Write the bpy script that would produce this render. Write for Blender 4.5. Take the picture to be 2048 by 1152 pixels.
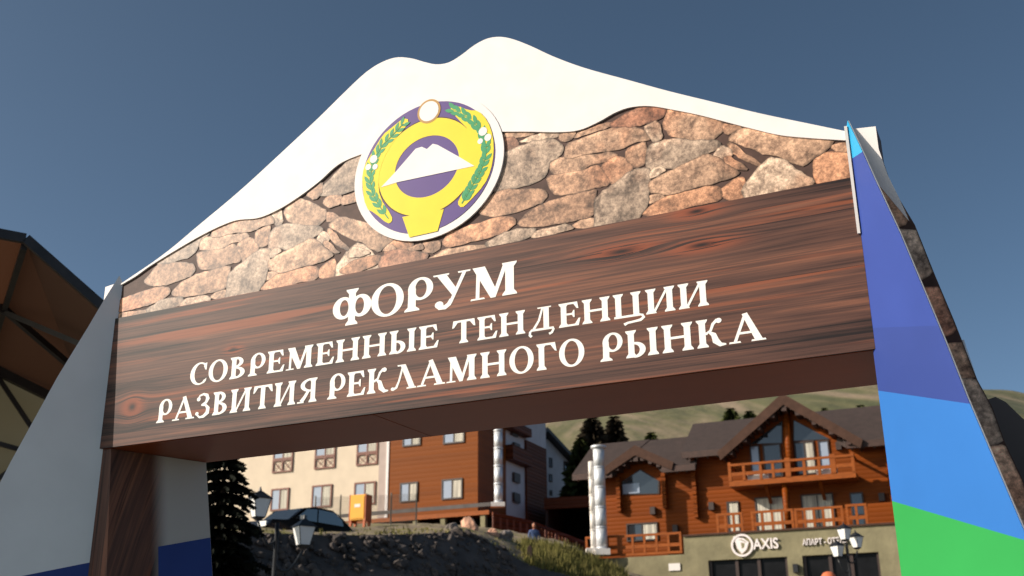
import bpy, bmesh, math, random
from mathutils import Vector, Matrix, noise
for o in list(bpy.data.objects): bpy.data.objects.remove(o)
R = math.radians
random.seed(7)
scn = bpy.context.scene
COL = scn.collection

# ------------------------------------------------------------------ camera
FPX, PITCH, ROLL, EYE = 2200.0, 19.9, 0.53, 1.6
cd = bpy.data.cameras.new('camera'); cam = bpy.data.objects.new('camera', cd); COL.objects.link(cam)
_p, _r = R(PITCH), R(ROLL)
FW = Vector((0, math.cos(_p), math.sin(_p))); UP0 = Vector((0, -math.sin(_p), math.cos(_p))); RT0 = Vector((1, 0, 0))
RT = RT0*math.cos(_r) - UP0*math.sin(_r); UP = RT0*math.sin(_r) + UP0*math.cos(_r)
CO = Vector((0, 0, EYE))
mw = Matrix((RT, UP, -FW)).transposed().to_4x4(); mw.translation = CO
cam.matrix_world = mw
cd.sensor_width = 36; cd.lens = FPX/2048*36; cd.clip_end = 6000; cd.clip_start = 0.05
cd.dof.use_dof = True; cd.dof.focus_distance = 4.9; cd.dof.aperture_fstop = 4.2
scn.camera = cam
scn.render.resolution_x = 1024; scn.render.resolution_y = 576

# ------------------------------------------------------------------ sky and sun
SUN_EL = 28.0
S_H = Vector((-0.973, -0.230, 0)).normalized()          # horizontal direction towards the sun
sun_az = math.atan2(S_H.x, S_H.y)
w = bpy.data.worlds.new('World'); scn.world = w; w.use_nodes = True
nt = w.node_tree; nt.nodes.clear()
sky = nt.nodes.new('ShaderNodeTexSky'); sky.sky_type = 'NISHITA'; sky.sun_disc = False
sky.sun_elevation = R(SUN_EL); sky.sun_rotation = sun_az
sky.altitude = 2600; sky.air_density = 0.5; sky.dust_density = 10.0; sky.ozone_density = 0.3
bg = nt.nodes.new('ShaderNodeBackground'); bg.inputs[1].default_value = 0.108
out = nt.nodes.new('ShaderNodeOutputWorld')
tint = nt.nodes.new('ShaderNodeMix'); tint.data_type = 'RGBA'; tint.blend_type = 'MULTIPLY'; tint.inputs['Factor'].default_value = 1; tint.inputs['B'].default_value = (.93, 1.06, .97, 1)
nt.links.new(sky.outputs[0], tint.inputs['A']); nt.links.new(tint.outputs['Result'], bg.inputs[0]); nt.links.new(bg.outputs[0], out.inputs[0])
sl = bpy.data.lights.new('sun', 'SUN'); sl.energy = 4.6; sl.angle = R(0.5); sl.color = (1.0, 0.90, 0.78)
so = bpy.data.objects.new('sun', sl); COL.objects.link(so)
SUNV = Vector((S_H.x*math.cos(R(SUN_EL)), S_H.y*math.cos(R(SUN_EL)), math.sin(R(SUN_EL))))
so.rotation_euler = SUNV.to_track_quat('Z', 'Y').to_euler(); so.location = (-30, -8, 30)
vs = scn.view_settings; vs.view_transform = 'Standard'; vs.look = 'None'; vs.gamma = 1; vs.exposure = 0.42
vs.use_curve_mapping = False

# ------------------------------------------------------------------ helpers
def lin(c):
    return tuple((v/255/12.92 if v/255 <= .04045 else ((v/255+.055)/1.055)**2.4) for v in c)
def ray(x, y): return FW*FPX + RT*(x-1024) - UP*(y-576)
def at(x, y, Y):
    d = ray(x, y); return CO + d*(Y/d.y)
def atz(x, y, z):
    d = ray(x, y); return CO + d*((z-EYE)/d.z)
class Frame:
    """vertical plane through O; local x along the front, local y into the building, z up from zb"""
    def __init__(s, O, az, zb=0.0):
        a = R(az); s.O = Vector((O.x, O.y, zb)); s.ex = Vector((math.sin(a), -math.cos(a), 0)); s.ey = Vector((math.cos(a), math.sin(a), 0)); s.rz = a - math.pi/2; s.zb = zb
    def f(s, px, py, yo=0.0):
        d = ray(px, py); P0 = s.O + s.ey*yo; t = (P0-CO).dot(s.ey)/d.dot(s.ey); P = CO + d*t
        return ((P-s.O).dot(s.ex), P.z-s.zb)
    def side(s, px, py, x0):
        d = ray(px, py); P0 = s.O + s.ex*x0; t = (P0-CO).dot(s.ex)/d.dot(s.ex); P = CO + d*t
        return ((P-s.O).dot(s.ey), P.z-s.zb)
    def w(s, x, y, z): return s.O + s.ex*x + s.ey*y + Vector((0, 0, z))
def empty(name, loc, rz=0):
    o = bpy.data.objects.new(name, None); COL.objects.link(o); o.location = loc; o.rotation_euler = (0, 0, rz); o.empty_display_size = .2
    return o
def tag(o, label=None, cat=None, group=None, kind=None):
    if label: o['label'] = label
    if cat: o['category'] = cat
    if group: o['group'] = group
    if kind: o['kind'] = kind
    return o
class MB:
    def __init__(s): s.v = []; s.f = []; s.c = None
    def poly(s, pts):
        b = len(s.v); s.v += [tuple(p) for p in pts]; s.f.append(tuple(range(b, b+len(pts)))); return s
    def box(s, x0, x1, y0, y1, z0, z1):
        if x0 > x1: x0, x1 = x1, x0
        if y0 > y1: y0, y1 = y1, y0
        if z0 > z1: z0, z1 = z1, z0
        b = len(s.v)
        s.v += [(x0,y0,z0),(x1,y0,z0),(x1,y1,z0),(x0,y1,z0),(x0,y0,z1),(x1,y0,z1),(x1,y1,z1),(x0,y1,z1)]
        s.f += [tuple(b+i for i in q) for q in ((0,3,2,1),(4,5,6,7),(0,1,5,4),(1,2,6,5),(2,3,7,6),(3,0,4,7))]
        return s
    def prism(s, pts, y0, y1):
        """polygon (x,z) extruded between y0 (front) and y1; counter-clockwise seen from the front"""
        n = len(pts); b = len(s.v)
        ar = sum(pts[i][0]*pts[(i+1) % n][1]-pts[(i+1) % n][0]*pts[i][1] for i in range(n))
        if ar < 0: pts = pts[::-1]
        s.v += [(p[0], y0, p[1]) for p in pts] + [(p[0], y1, p[1]) for p in pts]
        s.f.append(tuple(b+i for i in range(n))); s.f.append(tuple(b+n+i for i in reversed(range(n))))
        for i in range(n):
            j = (i+1) % n; s.f.append((b+i, b+n+i, b+n+j, b+j))
        return s
    def strip(s, A, B):
        b = len(s.v); n = len(A); s.v += [tuple(p) for p in A] + [tuple(p) for p in B]
        for i in range(n-1): s.f.append((b+i, b+i+1, b+n+i+1, b+n+i))
        return s
    def bar(s, p, q, w, h=None, up=(0, 0, 1)):
        p = Vector(p); q = Vector(q); h = h or w; d = (q-p).normalized(); u = Vector(up)
        if abs(d.dot(u)) > .98: u = Vector((0, 1, 0))
        sd = d.cross(u).normalized(); u = sd.cross(d).normalized(); b = len(s.v)
        for c in (p, q):
            for a_, b_ in ((-1,-1),(1,-1),(1,1),(-1,1)): s.v.append(tuple(c + sd*a_*w/2 + u*b_*h/2))
        s.f += [tuple(b+i for i in k) for k in ((0,1,2,3),(7,6,5,4),(0,4,5,1),(1,5,6,2),(2,6,7,3),(3,7,4,0))]
        return s
    def tube(s, path, rad, n=12, caps=True):
        path = [Vector(p) for p in path]; m = len(path)
        if not isinstance(rad, (list, tuple)): rad = [rad]*m
        b = len(s.v)
        for i, p in enumerate(path):
            d = (path[min(i+1, m-1)]-path[max(i-1, 0)]).normalized(); u = Vector((0,0,1)) if abs(d.z) < .9 else Vector((1,0,0))
            e1 = d.cross(u).normalized(); e2 = d.cross(e1)
            for k in range(n):
                t = 2*math.pi*k/n; s.v.append(tuple(p + (e1*math.cos(t)+e2*math.sin(t))*rad[i]))
        for i in range(m-1):
            for k in range(n):
                k2 = (k+1) % n; s.f.append((b+i*n+k, b+i*n+k2, b+(i+1)*n+k2, b+(i+1)*n+k))
        if caps:
            s.f.append(tuple(b+k for k in reversed(range(n)))); s.f.append(tuple(b+(m-1)*n+k for k in range(n)))
        return s
    def build(s, name, m, parent=None, smooth=False, fix=False):
        me = bpy.data.meshes.new(name); me.from_pydata(s.v, [], s.f)
        if fix:
            bm = bmesh.new(); bm.from_mesh(me); bmesh.ops.recalc_face_normals(bm, faces=bm.faces); bm.to_mesh(me); bm.free()
        if s.c:
            at_ = me.color_attributes.new('Col', 'FLOAT_COLOR', 'POINT')
            for i, c in enumerate(s.c): at_.data[i].color = (*c, 1)
        me.update()
        if smooth:
            for p in me.polygons: p.use_smooth = True
        if m: me.materials.append(m)
        o = bpy.data.objects.new(name, me); COL.objects.link(o)
        if parent: o.parent = parent
        return o
# ------------------------------------------------------------------ materials
def newmat(name):
    m = bpy.data.materials.new(name); m.use_nodes = True; t = m.node_tree
    return m, t, t.nodes['Principled BSDF'], t.nodes.new, t.links.new
def mat(name, c, rough=.6, var=.12, scale=6.0, bump=0.0, bscale=None, stretch=None, c2=None, metal=0.0, spec=None, detail=4):
    m, t, P, N, L = newmat(name)
    tc = N('ShaderNodeTexCoord'); mp = N('ShaderNodeMapping'); L(tc.outputs['Object'], mp.inputs[0])
    if stretch: mp.inputs['Scale'].default_value = stretch
    nz = N('ShaderNodeTexNoise'); nz.inputs['Scale'].default_value = scale; nz.inputs['Detail'].default_value = detail; L(mp.outputs[0], nz.inputs['Vector'])
    rp = N('ShaderNodeValToRGB'); e = rp.color_ramp.elements
    lo = tuple(max(0, v*(1-var)) for v in c); hi = c2 or tuple(min(1, v*(1+var)) for v in c)
    e[0].position = .32; e[1].position = .68; e[0].color = (*lo, 1); e[1].color = (*hi, 1)
    L(nz.outputs['Fac'], rp.inputs[0]); L(rp.outputs[0], P.inputs['Base Color'])
    P.inputs['Roughness'].default_value = rough; P.inputs['Metallic'].default_value = metal
    if spec is not None: P.inputs['Specular IOR Level'].default_value = spec
    if bump:
        n2 = N('ShaderNodeTexNoise'); n2.inputs['Scale'].default_value = bscale or scale*3; n2.inputs['Detail'].default_value = 6; L(mp.outputs[0], n2.inputs['Vector'])
        bp = N('ShaderNodeBump'); bp.inputs['Strength'].default_value = bump; bp.inputs['Distance'].default_value = .05
        L(n2.outputs['Fac'], bp.inputs['Height']); L(bp.outputs[0], P.inputs['Normal'])
    return m
def logmat(name, c, period, depth=.6, rough=.55, var=.25):
    """horizontal log / board cladding: grain, tone per board and a groove relief"""
    m, t, P, N, L = newmat(name)
    tc = N('ShaderNodeTexCoord'); sp = N('ShaderNodeSeparateXYZ'); L(tc.outputs['Object'], sp.inputs[0])
    mu = N('ShaderNodeMath'); mu.operation = 'MULTIPLY'; mu.inputs[1].default_value = 1/period; L(sp.outputs[2], mu.inputs[0])
    fl = N('ShaderNodeMath'); fl.operation = 'FLOOR'; L(mu.outputs[0], fl.inputs[0])
    fr = N('ShaderNodeMath'); fr.operation = 'FRACT'; L(mu.outputs[0], fr.inputs[0])
    wn = N('ShaderNodeTexWhiteNoise'); wn.noise_dimensions = '1D'; L(fl.outputs[0], wn.inputs['W'])
    mp = N('ShaderNodeMapping'); mp.inputs['Scale'].default_value = (.5, .5, 7); L(tc.outputs['Object'], mp.inputs[0])
    nz = N('ShaderNodeTexNoise'); nz.inputs['Scale'].default_value = 2.2; nz.inputs['Detail'].default_value = 6; L(mp.outputs[0], nz.inputs['Vector'])
    ad = N('ShaderNodeMath'); ad.operation = 'ADD'; L(wn.outputs['Value'], ad.inputs[0]); L(nz.outputs['Fac'], ad.inputs[1])
    hf = N('ShaderNodeMath'); hf.operation = 'MULTIPLY'; hf.inputs[1].default_value = .5; L(ad.outputs[0], hf.inputs[0])
    rp = N('ShaderNodeValToRGB'); e = rp.color_ramp.elements; e[0].position = .25; e[1].position = .75
    e[0].color = (*[v*(1-var) for v in c], 1); e[1].color = (*[min(1, v*(1+var)) for v in c], 1)
    L(hf.outputs[0], rp.inputs[0]); L(rp.outputs[0], P.inputs['Base Color']); P.inputs['Roughness'].default_value = rough; P.inputs['Specular IOR Level'].default_value = .15
    # groove profile: sin(pi*fract)
    m1 = N('ShaderNodeMath'); m1.operation = 'MULTIPLY'; m1.inputs[1].default_value = math.pi; L(fr.outputs[0], m1.inputs[0])
    sn = N('ShaderNodeMath'); sn.operation = 'SINE'; L(m1.outputs[0], sn.inputs[0])
    pw = N('ShaderNodeMath'); pw.operation = 'POWER'; pw.inputs[1].default_value = .45; L(sn.outputs[0], pw.inputs[0])
    bp = N('ShaderNodeBump'); bp.inputs['Strength'].default_value = depth; bp.inputs['Distance'].default_value = period*.35
    L(pw.outputs[0], bp.inputs['Height']); L(bp.outputs[0], P.inputs['Normal'])
    return m
def glassmat(name, c=(.02, .025, .03), rough=.06):
    m, t, P, N, L = newmat(name); P.inputs['Base Color'].default_value = (*c, 1); P.inputs['Roughness'].default_value = rough
    P.inputs['Specular IOR Level'].default_value = .9; P.inputs['Coat Weight'].default_value = .5; P.inputs['Coat Roughness'].default_value = .03
    return m
def flat(name, c, rough=.5, spec=.18): return mat(name, c, rough, .035, 9, spec=spec)
M = {}
M['white_print'] = flat('white_print', (.735, .685, .66), .55)
M['white_board'] = mat('white_board', (.66, .66, .67), .5, .06, 2.5)
M['navy'] = flat('navy_print', lin((44, 62, 122)), .4)
M['cyan'] = flat('cyan_print', lin((48, 146, 190)), .4)
M['violet'] = mat('violet_print', lin((50, 66, 128)), .45, .06, 3, spec=.15)
M['blue'] = mat('blue_print', lin((48, 104, 172)), .45, .04, 3, spec=.15)
M['green'] = mat('green_print', lin((48, 142, 72)), .45, .04, 3, spec=.15)
M['purple'] = flat('purple_print', lin((82, 60, 120)), .45)
M['yellow'] = flat('yellow_print', lin((222, 198, 44)), .5)
M['gold'] = flat('gold_outline', lin((170, 130, 70)), .4)
M['leaf'] = flat('green_leaf_print', lin((56, 140, 92)), .45)
M['gap'] = mat('joint_print', lin((76, 55, 48)), .6, .25, 20, spec=.2)
M['batten'] = flat('grey_batten', (.55, .52, .50), .5)
M['edge'] = mat('panel_side', (.45, .44, .44), .5, .08, 4)
M['black'] = mat('black_metal', (.012, .012, .013), .45, .3, 8)
M['steel'] = mat('dark_steel', (.022, .018, .017), .5, .3, 6)
M['opal'] = mat('opal_glass', (.78, .76, .73), .35, .03, 5)
M['zinc'] = mat('zinc_flue', (.66, .67, .69), .45, .10, 1.5, metal=.35, bump=.1, bscale=2.2)
M['whitepipe'] = mat('white_flue', (.72, .66, .60), .4, .06, 2)
M['render'] = mat('cream_render', (.62, .51, .385), .85, .05, 1.2, bump=.15, bscale=40)
M['pilaster'] = mat('grey_pink_render', (.42, .33, .29), .85, .06, 2)
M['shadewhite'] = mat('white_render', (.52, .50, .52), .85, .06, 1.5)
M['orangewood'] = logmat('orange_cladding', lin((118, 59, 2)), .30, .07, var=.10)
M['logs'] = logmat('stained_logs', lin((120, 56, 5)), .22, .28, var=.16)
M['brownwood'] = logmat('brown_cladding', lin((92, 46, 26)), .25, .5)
M['railwood'] = mat('stained_rail', lin((142, 74, 26)), .55, .2, 3, stretch=(1, 1, 5), spec=.2)
M['darkwood'] = mat('dark_eave_wood', lin((62, 40, 32)), .7, .25, 4)
M['fascia'] = mat('fascia_board', lin((74, 52, 42)), .8, .18, 3, spec=.2)
M['roof'] = mat('brown_shingles', lin((54, 41, 37)), .9, .2, 2.5, bump=.5, bscale=9)
M['tanwall'] = mat('tan_stucco', lin((130, 122, 94)), .95, .22, .9, bump=.4, bscale=6)
M['greyplinth'] = mat('grey_plinth', lin((86, 80, 78)), .9, .2, 1.5)
M['glass'] = glassmat('window_glass')
M['shopglass'] = mat('tinted_glass', (.008, .008, .009), .35, .3, 2, spec=.15)
M['skyglass'] = glassmat('sky_reflection_pane', (.30, .34, .42), .12)  # sky reflection put into the base colour of the glass
M['deepshade'] = mat('painted_deep_shade', (.006, .006, .006), .9, .2, 3)  # near-black colour stands in for shade in recesses and under the deck
M['frame'] = mat('brown_frame', lin((112, 58, 36)), .5, .15, 4)
M['dframe'] = mat('dark_frame', lin((58, 42, 36)), .5, .15, 4)
M['curtain'] = mat('curtain', (.50, .46, .38), .9, .35, 3.0, stretch=(6, 6, .15))
M['gasyellow'] = mat('yellow_enamel', (.80, .36, .015), .4, .05, 3)
M['gasred'] = mat('orange_steel', lin((176, 84, 34)), .5, .1, 3)
M['rock_pink'] = mat('pink_rock', lin((196, 148, 122)), .9, .3, 2.2, bump=.6, bscale=5)
M['rock'] = mat('grey_rock', lin((120, 110, 104)), .9, .35, 2.5, bump=.6, bscale=6)
M['paper'] = flat('white_sign', (.75, .70, .66), .5)
M['letter'] = flat('white_letter', (.80, .77, .72), .45)
M['signwhite'] = flat('sign_letter', (.82, .74, .72), .4)
M['canvas'] = mat('brown_canvas', lin((104, 66, 42)), .85, .1, 1.2)
M['khaki'] = mat('khaki_canvas', lin((128, 122, 100)), .9, .14, .8)
M['carpaint'] = mat('dark_car_paint', (.02, .021, .026), .25, .1, 3)
M['rubber'] = mat('tyre_rubber', (.015, .015, .015), .8, .1, 5)
M['rim'] = mat('alloy', (.4, .4, .42), .35, .1, 5, metal=.8)
M['amber'] = flat('lamp_amber', (.5, .18, .04), .3)
M['bark'] = mat('bark', (.05, .035, .025), .9, .3, 6)
M['parasol'] = mat('orange_fabric', lin((196, 104, 66)), .8, .12, 4)
M['jacket'] = mat('blue_cloth', lin((66, 84, 122)), .8, .15, 5)
M['trousers'] = mat('grey_cloth', lin((92, 84, 78)), .8, .15, 5)
M['skin'] = mat('skin', lin((176, 118, 92)), .6, .08, 8)
M['hair'] = mat('hair', lin((48, 34, 28)), .7, .2, 9)
M['bag'] = mat('orange_bag', lin((190, 92, 42)), .7, .15, 6)
M['wire'] = mat('grey_wire', lin((120, 112, 100)), .6, .1, 3)
M['paving'] = mat('plaza_paving', (.16, .15, .14), .9, .2, .6, bump=.2, bscale=12)

def foliage(name, a, b, scale=9):
    m, t, P, N, L = newmat(name)
    oi = N('ShaderNodeNewGeometry'); nz = N('ShaderNodeTexNoise'); nz.inputs['Scale'].default_value = scale; nz.inputs['Detail'].default_value = 3
    L(oi.outputs['Position'], nz.inputs['Vector']); rp = N('ShaderNodeValToRGB'); e = rp.color_ramp.elements
    e[0].position = .3; e[1].position = .7; e[0].color = (*a, 1); e[1].color = (*b, 1)
    L(nz.outputs['Fac'], rp.inputs[0]); L(rp.outputs[0], P.inputs['Base Color']); P.inputs['Roughness'].default_value = .9; P.inputs['Specular IOR Level'].default_value = .1
    return m
M['spruce'] = foliage('spruce_needles', (.02, .028, .01), (.09, .10, .03), 1.2)
M['spruce_brown'] = foliage('brown_needles', (.022, .016, .012), (.075, .058, .035), 1.0)
M['spruce_shaded'] = foliage('shaded_needles', (.004, .005, .004), (.014, .016, .01), 3)  # the tree's shade is put into this near-black needle colour
M['grass'] = foliage('dry_grass', (.10, .10, .025), (.24, .20, .07), 1.5)

def fabric(name, c, tr):
    m, t, P, N, L = newmat(name); P.inputs['Base Color'].default_value = (*c, 1); P.inputs['Roughness'].default_value = .9
    tb = N('ShaderNodeBsdfTranslucent'); tb.inputs[0].default_value = (*tr, 1); ms = N('ShaderNodeMixShader'); ms.inputs[0].default_value = .2
    o = t.nodes['Material Output']; L(P.outputs[0], ms.inputs[1]); L(tb.outputs[0], ms.inputs[2]); L(ms.outputs[0], o.inputs[0]); return m
M['canvas'] = fabric('brown_canvas', lin((98, 66, 46)), lin((112, 70, 46)))
M['khaki'] = fabric('khaki_canvas', lin((138, 130, 106)), lin((150, 140, 110)))
# printed stone: colour from the traced stones, mottled
def stone_print():
    m, t, P, N, L = newmat('stone_print')
    vc = N('ShaderNodeVertexColor'); vc.layer_name = 'Col'
    tc = N('ShaderNodeTexCoord')
    n1 = N('ShaderNodeTexNoise'); n1.inputs['Scale'].default_value = 15; n1.inputs['Detail'].default_value = 10; n1.inputs['Roughness'].default_value = .74; n1.inputs['Distortion'].default_value = .25
    L(tc.outputs['Object'], n1.inputs['Vector'])
    r1 = N('ShaderNodeValToRGB'); e = r1.color_ramp.elements; e[0].position = .36; e[1].position = .63; e[0].color = (.38, .34, .33, 1); e[1].color = (1.85, 1.80, 1.76, 1)
    L(n1.outputs['Fac'], r1.inputs[0])
    mx = N('ShaderNodeMix'); mx.data_type = 'RGBA'; mx.blend_type = 'MULTIPLY'; mx.inputs['Factor'].default_value = 1
    L(vc.outputs[0], mx.inputs['A']); L(r1.outputs[0], mx.inputs['B'])
    n2 = N('ShaderNodeTexNoise'); n2.inputs['Scale'].default_value = 5; n2.inputs['Detail'].default_value = 3
    mp = N('ShaderNodeMapping'); mp.inputs['Location'].default_value = (3, 1, 8); L(tc.outputs['Object'], mp.inputs[0]); L(mp.outputs[0], n2.inputs['Vector'])
    r2 = N('ShaderNodeValToRGB'); e = r2.color_ramp.elements; e[0].position = .56; e[1].position = .7; e[0].color = (0, 0, 0, 1); e[1].color = (.6, .6, .6, 1)
    L(n2.outputs['Fac'], r2.inputs[0])
    m2 = N('ShaderNodeMix'); m2.data_type = 'RGBA'; m2.blend_type = 'MULTIPLY'; L(r2.outputs[0], m2.inputs['Factor']); L(mx.outputs['Result'], m2.inputs['A'])
    m2.inputs['B'].default_value = (1.1, .82, .68, 1)
    n3 = N('ShaderNodeTexNoise'); n3.inputs['Scale'].default_value = 62; n3.inputs['Detail'].default_value = 8; n3.inputs['Roughness'].default_value = .75; L(tc.outputs['Object'], n3.inputs['Vector'])
    r3 = N('ShaderNodeValToRGB'); e = r3.color_ramp.elements; e[0].position = .38; e[1].position = .62; e[0].color = (.62, .60, .59, 1); e[1].color = (1.42, 1.40, 1.38, 1); L(n3.outputs['Fac'], r3.inputs[0])
    m4 = N('ShaderNodeMix'); m4.data_type = 'RGBA'; m4.blend_type = 'MULTIPLY'; m4.inputs['Factor'].default_value = 1; L(m2.outputs['Result'], m4.inputs['A']); L(r3.outputs[0], m4.inputs['B'])
    L(m4.outputs['Result'], P.inputs['Base Color']); P.inputs['Roughness'].default_value = .5; P.inputs['Specular IOR Level'].default_value = .3
    return m
M['stone_print'] = stone_print()

def wood_print(name, knots, axis='X', dark=1.0, gloss=.5, planks=()):
    """printed dark-stained timber; grain runs along x (or z for posts), lines bend round the knots"""
    m, t, P, N, L = newmat(name)
    tc = N('ShaderNodeTexCoord'); sp = N('ShaderNodeSeparateXYZ'); L(tc.outputs['Object'], sp.inputs[0])
    X, Z = (sp.outputs[0], sp.outputs[2]) if axis == 'X' else (sp.outputs[2], sp.outputs[0])
    def mth(op, a, b=None, c=None):
        n = N('ShaderNodeMath'); n.operation = op
        for i, v in enumerate((a, b, c)):
            if v is None: continue
            if isinstance(v, (int, float)): n.inputs[i].default_value = v
            else: L(v, n.inputs[i])
        return n.outputs[0]
    zz = Z; kn = None
    for kx, kz, rx, rz in knots:
        dx = mth('MULTIPLY', mth('SUBTRACT', X, kx), 1/rx); dz = mth('MULTIPLY', mth('SUBTRACT', Z, kz), 1/rz)
        d2 = mth('ADD', mth('MULTIPLY', dx, dx), mth('MULTIPLY', dz, dz))
        g = mth('POWER', 2.718, mth('MULTIPLY', d2, -.45))
        zz = mth('SUBTRACT', zz, mth('MULTIPLY', mth('MULTIPLY', mth('SUBTRACT', Z, kz), g), .82))
        c = mth('POWER', 2.718, mth('MULTIPLY', d2, -2.6))
        kn = c if kn is None else mth('MAXIMUM', kn, c)
    idx = 0.0; seam = None
    for zs in planks:
        idx = mth('ADD', mth('GREATER_THAN', Z, zs), idx); c = mth('LESS_THAN', mth('ABSOLUTE', mth('SUBTRACT', Z, zs)), .0022); seam = c if seam is None else mth('MAXIMUM', seam, c)
    def streak(sx, sz, off, det=5, dist=.4):
        cb = N('ShaderNodeCombineXYZ'); L(mth('MULTIPLY', X, sx), cb.inputs[0]); L(mth('MULTIPLY', zz, sz), cb.inputs[2]); L(mth('ADD', mth('MULTIPLY', idx, 4.7), off), cb.inputs[1])
        n = N('ShaderNodeTexNoise'); n.inputs['Scale'].default_value = 1; n.inputs['Detail'].default_value = det; n.inputs['Distortion'].default_value = dist; n.inputs['Roughness'].default_value = .6
        L(cb.outputs[0], n.inputs['Vector']); return n.outputs['Fac']
    A = streak(.5, 7.5, 3.1, 4); B = streak(.9, 84, 9.7, 8, .12); D = streak(.5, 22, 21.3, 3, .2)
    h = mth('ADD', mth('MULTIPLY', A, .55), mth('MULTIPLY', B, .45))
    if kn is not None: h = mth('SUBTRACT', h, mth('MULTIPLY', kn, .2))
    if seam is not None: h = mth('SUBTRACT', h, mth('MULTIPLY', seam, .07))
    rp = N('ShaderNodeValToRGB'); cr = rp.color_ramp; e = cr.elements
    stops = [(.395, (50, 40, 41)), (.455, (88, 63, 57)), (.50, (116, 81, 71)), (.545, (132, 91, 77)), (.60, (172, 114, 90))]
    e[0].position = stops[0][0]; e[1].position = stops[-1][0]
    for p_, _ in stops[1:-1]: e.new(p_)
    for el, (p_, c) in zip(sorted(e, key=lambda q: q.position), stops): el.position = p_; el.color = (*[v*.48*dark for v in lin(c)], 1)
    L(h, rp.inputs[0])
    r2 = N('ShaderNodeValToRGB'); e = r2.color_ramp.elements; e[0].position = .58; e[1].position = .66; e[0].color = (0,0,0,1); e[1].color = (.62,.62,.62,1); L(D, r2.inputs[0])
    mx = N('ShaderNodeMix'); mx.data_type = 'RGBA'; L(r2.outputs[0], mx.inputs['Factor']); L(rp.outputs[0], mx.inputs['A']); mx.inputs['B'].default_value = (*[v*.52*dark for v in lin((196, 112, 78))], 1)
    r3 = N('ShaderNodeValToRGB'); e = r3.color_ramp.elements; e[0].position = .585; e[1].position = .65; e[0].color = (0,0,0,1); e[1].color = (.65,.65,.65,1); L(B, r3.inputs[0])
    m3 = N('ShaderNodeMix'); m3.data_type = 'RGBA'; L(r3.outputs[0], m3.inputs['Factor']); L(mx.outputs['Result'], m3.inputs['A']); m3.inputs['B'].default_value = (*[v*.5*dark for v in lin((58, 46, 48))], 1)
    last = m3.outputs['Result']
    if kn is not None:
        halo = mth('MULTIPLY', mth('MULTIPLY', mth('POWER', kn, .35), mth('SUBTRACT', 1.0, kn)), 1.3)
        mh = N('ShaderNodeMix'); mh.data_type = 'RGBA'; mh.clamp_factor = True; L(mth('MULTIPLY', halo, mth('GREATER_THAN', B, .47)), mh.inputs['Factor']); L(last, mh.inputs['A']); mh.inputs['B'].default_value = (*[v*.55 for v in lin((196, 104, 70))], 1); last = mh.outputs['Result']
    L(last, P.inputs['Base Color']); P.inputs['Roughness'].default_value = gloss; P.inputs['Specular IOR Level'].default_value = .16
    return m

# ================================================================== SETTING: ground, bank, mountain
def sheet(name, rows, m, sub=6, jit=0.0, label=None):
    """loft a smooth surface through rows of control points"""
    def cr(p, t):
        n = len(p)-1; t = max(0, min(n-1e-6, t)); i = int(t); f = t-i
        a, b, c, d = p[max(i-1, 0)], p[i], p[i+1], p[min(i+2, n)]
        return b.lerp(c, f)*1.0 if n < 2 else (b*2 + (c-a)*f + (a*2-b*5+c*4-d)*f*f + (b*3-a-c*3+d)*f*f*f)*.5
    k = len(rows[0]); nu = (k-1)*sub+1; nv = (len(rows)-1)*sub+1
    fine = [[cr(r_, u/sub) for u in range(nu)] for r_ in rows]
    mb = MB()
    for j in range(nv):
        t = j/sub; i = min(int(t), len(rows)-2); f = t-i
        for u in range(nu):
            p = fine[i][u].lerp(fine[i+1][u], f)
            if jit and 0 < j < nv-1: p = p + Vector((0, 0, jit*noise.noise(p*.55) + jit*.6*noise.noise(p*1.7)))
            mb.v.append(tuple(p))
    for j in range(nv-1):
        for u in range(nu-1): mb.f.append((j*nu+u, j*nu+u+1, (j+1)*nu+u+1, (j+1)*nu+u))
    o = mb.build(name, m, None, True); tag(o, label, kind='structure'); return o
g = MB().poly([(-3000, -3000, 0), (3000, -3000, 0), (3000, 3000, 0), (-3000, 3000, 0)]).build('ground', M['paving']); tag(g, kind='structure')

def bankmat():
    m, t, P, N, L = newmat('bank_earth')
    ge = N('ShaderNodeNewGeometry')
    n1 = N('ShaderNodeTexNoise'); n1.inputs['Scale'].default_value = 1.3; n1.inputs['Detail'].default_value = 9; n1.inputs['Roughness'].default_value = .7; L(ge.outputs['Position'], n1.inputs['Vector'])
    r1 = N('ShaderNodeValToRGB'); e = r1.color_ramp.elements; e[0].position = .35; e[1].position = .68; e[0].color = (*lin((92, 78, 66)), 1); e[1].color = (*lin((158, 142, 112)), 1); L(n1.outputs['Fac'], r1.inputs[0])
    n2 = N('ShaderNodeTexNoise'); n2.inputs['Scale'].default_value = .5; n2.inputs['Detail'].default_value = 5; L(ge.outputs['Position'], n2.inputs['Vector'])
    r2 = N('ShaderNodeValToRGB'); e = r2.color_ramp.elements; e[0].position = .5; e[1].position = .62; L(n2.outputs['Fac'], r2.inputs[0])
    mx = N('ShaderNodeMix'); mx.data_type = 'RGBA'; L(r2.outputs[0], mx.inputs['Factor']); L(r1.outputs[0], mx.inputs['A']); mx.inputs['B'].default_value = (*lin((118, 110, 62)), 1)
    L(mx.outputs['Result'], P.inputs['Base Color']); P.inputs['Roughness'].default_value = .95
    bp = N('ShaderNodeBump'); bp.inputs['Strength'].default_value = .8; bp.inputs['Distance'].default_value = .15; L(n1.outputs['Fac'], bp.inputs['Height']); L(bp.outputs[0], P.inputs['Normal'])
    return m
M['bank'] = bankmat()
M['scree'] = mat('dark_scree', lin((74, 66, 62)), .95, .4, 1.2, bump=.9, bscale=3.5, detail=8)
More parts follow.
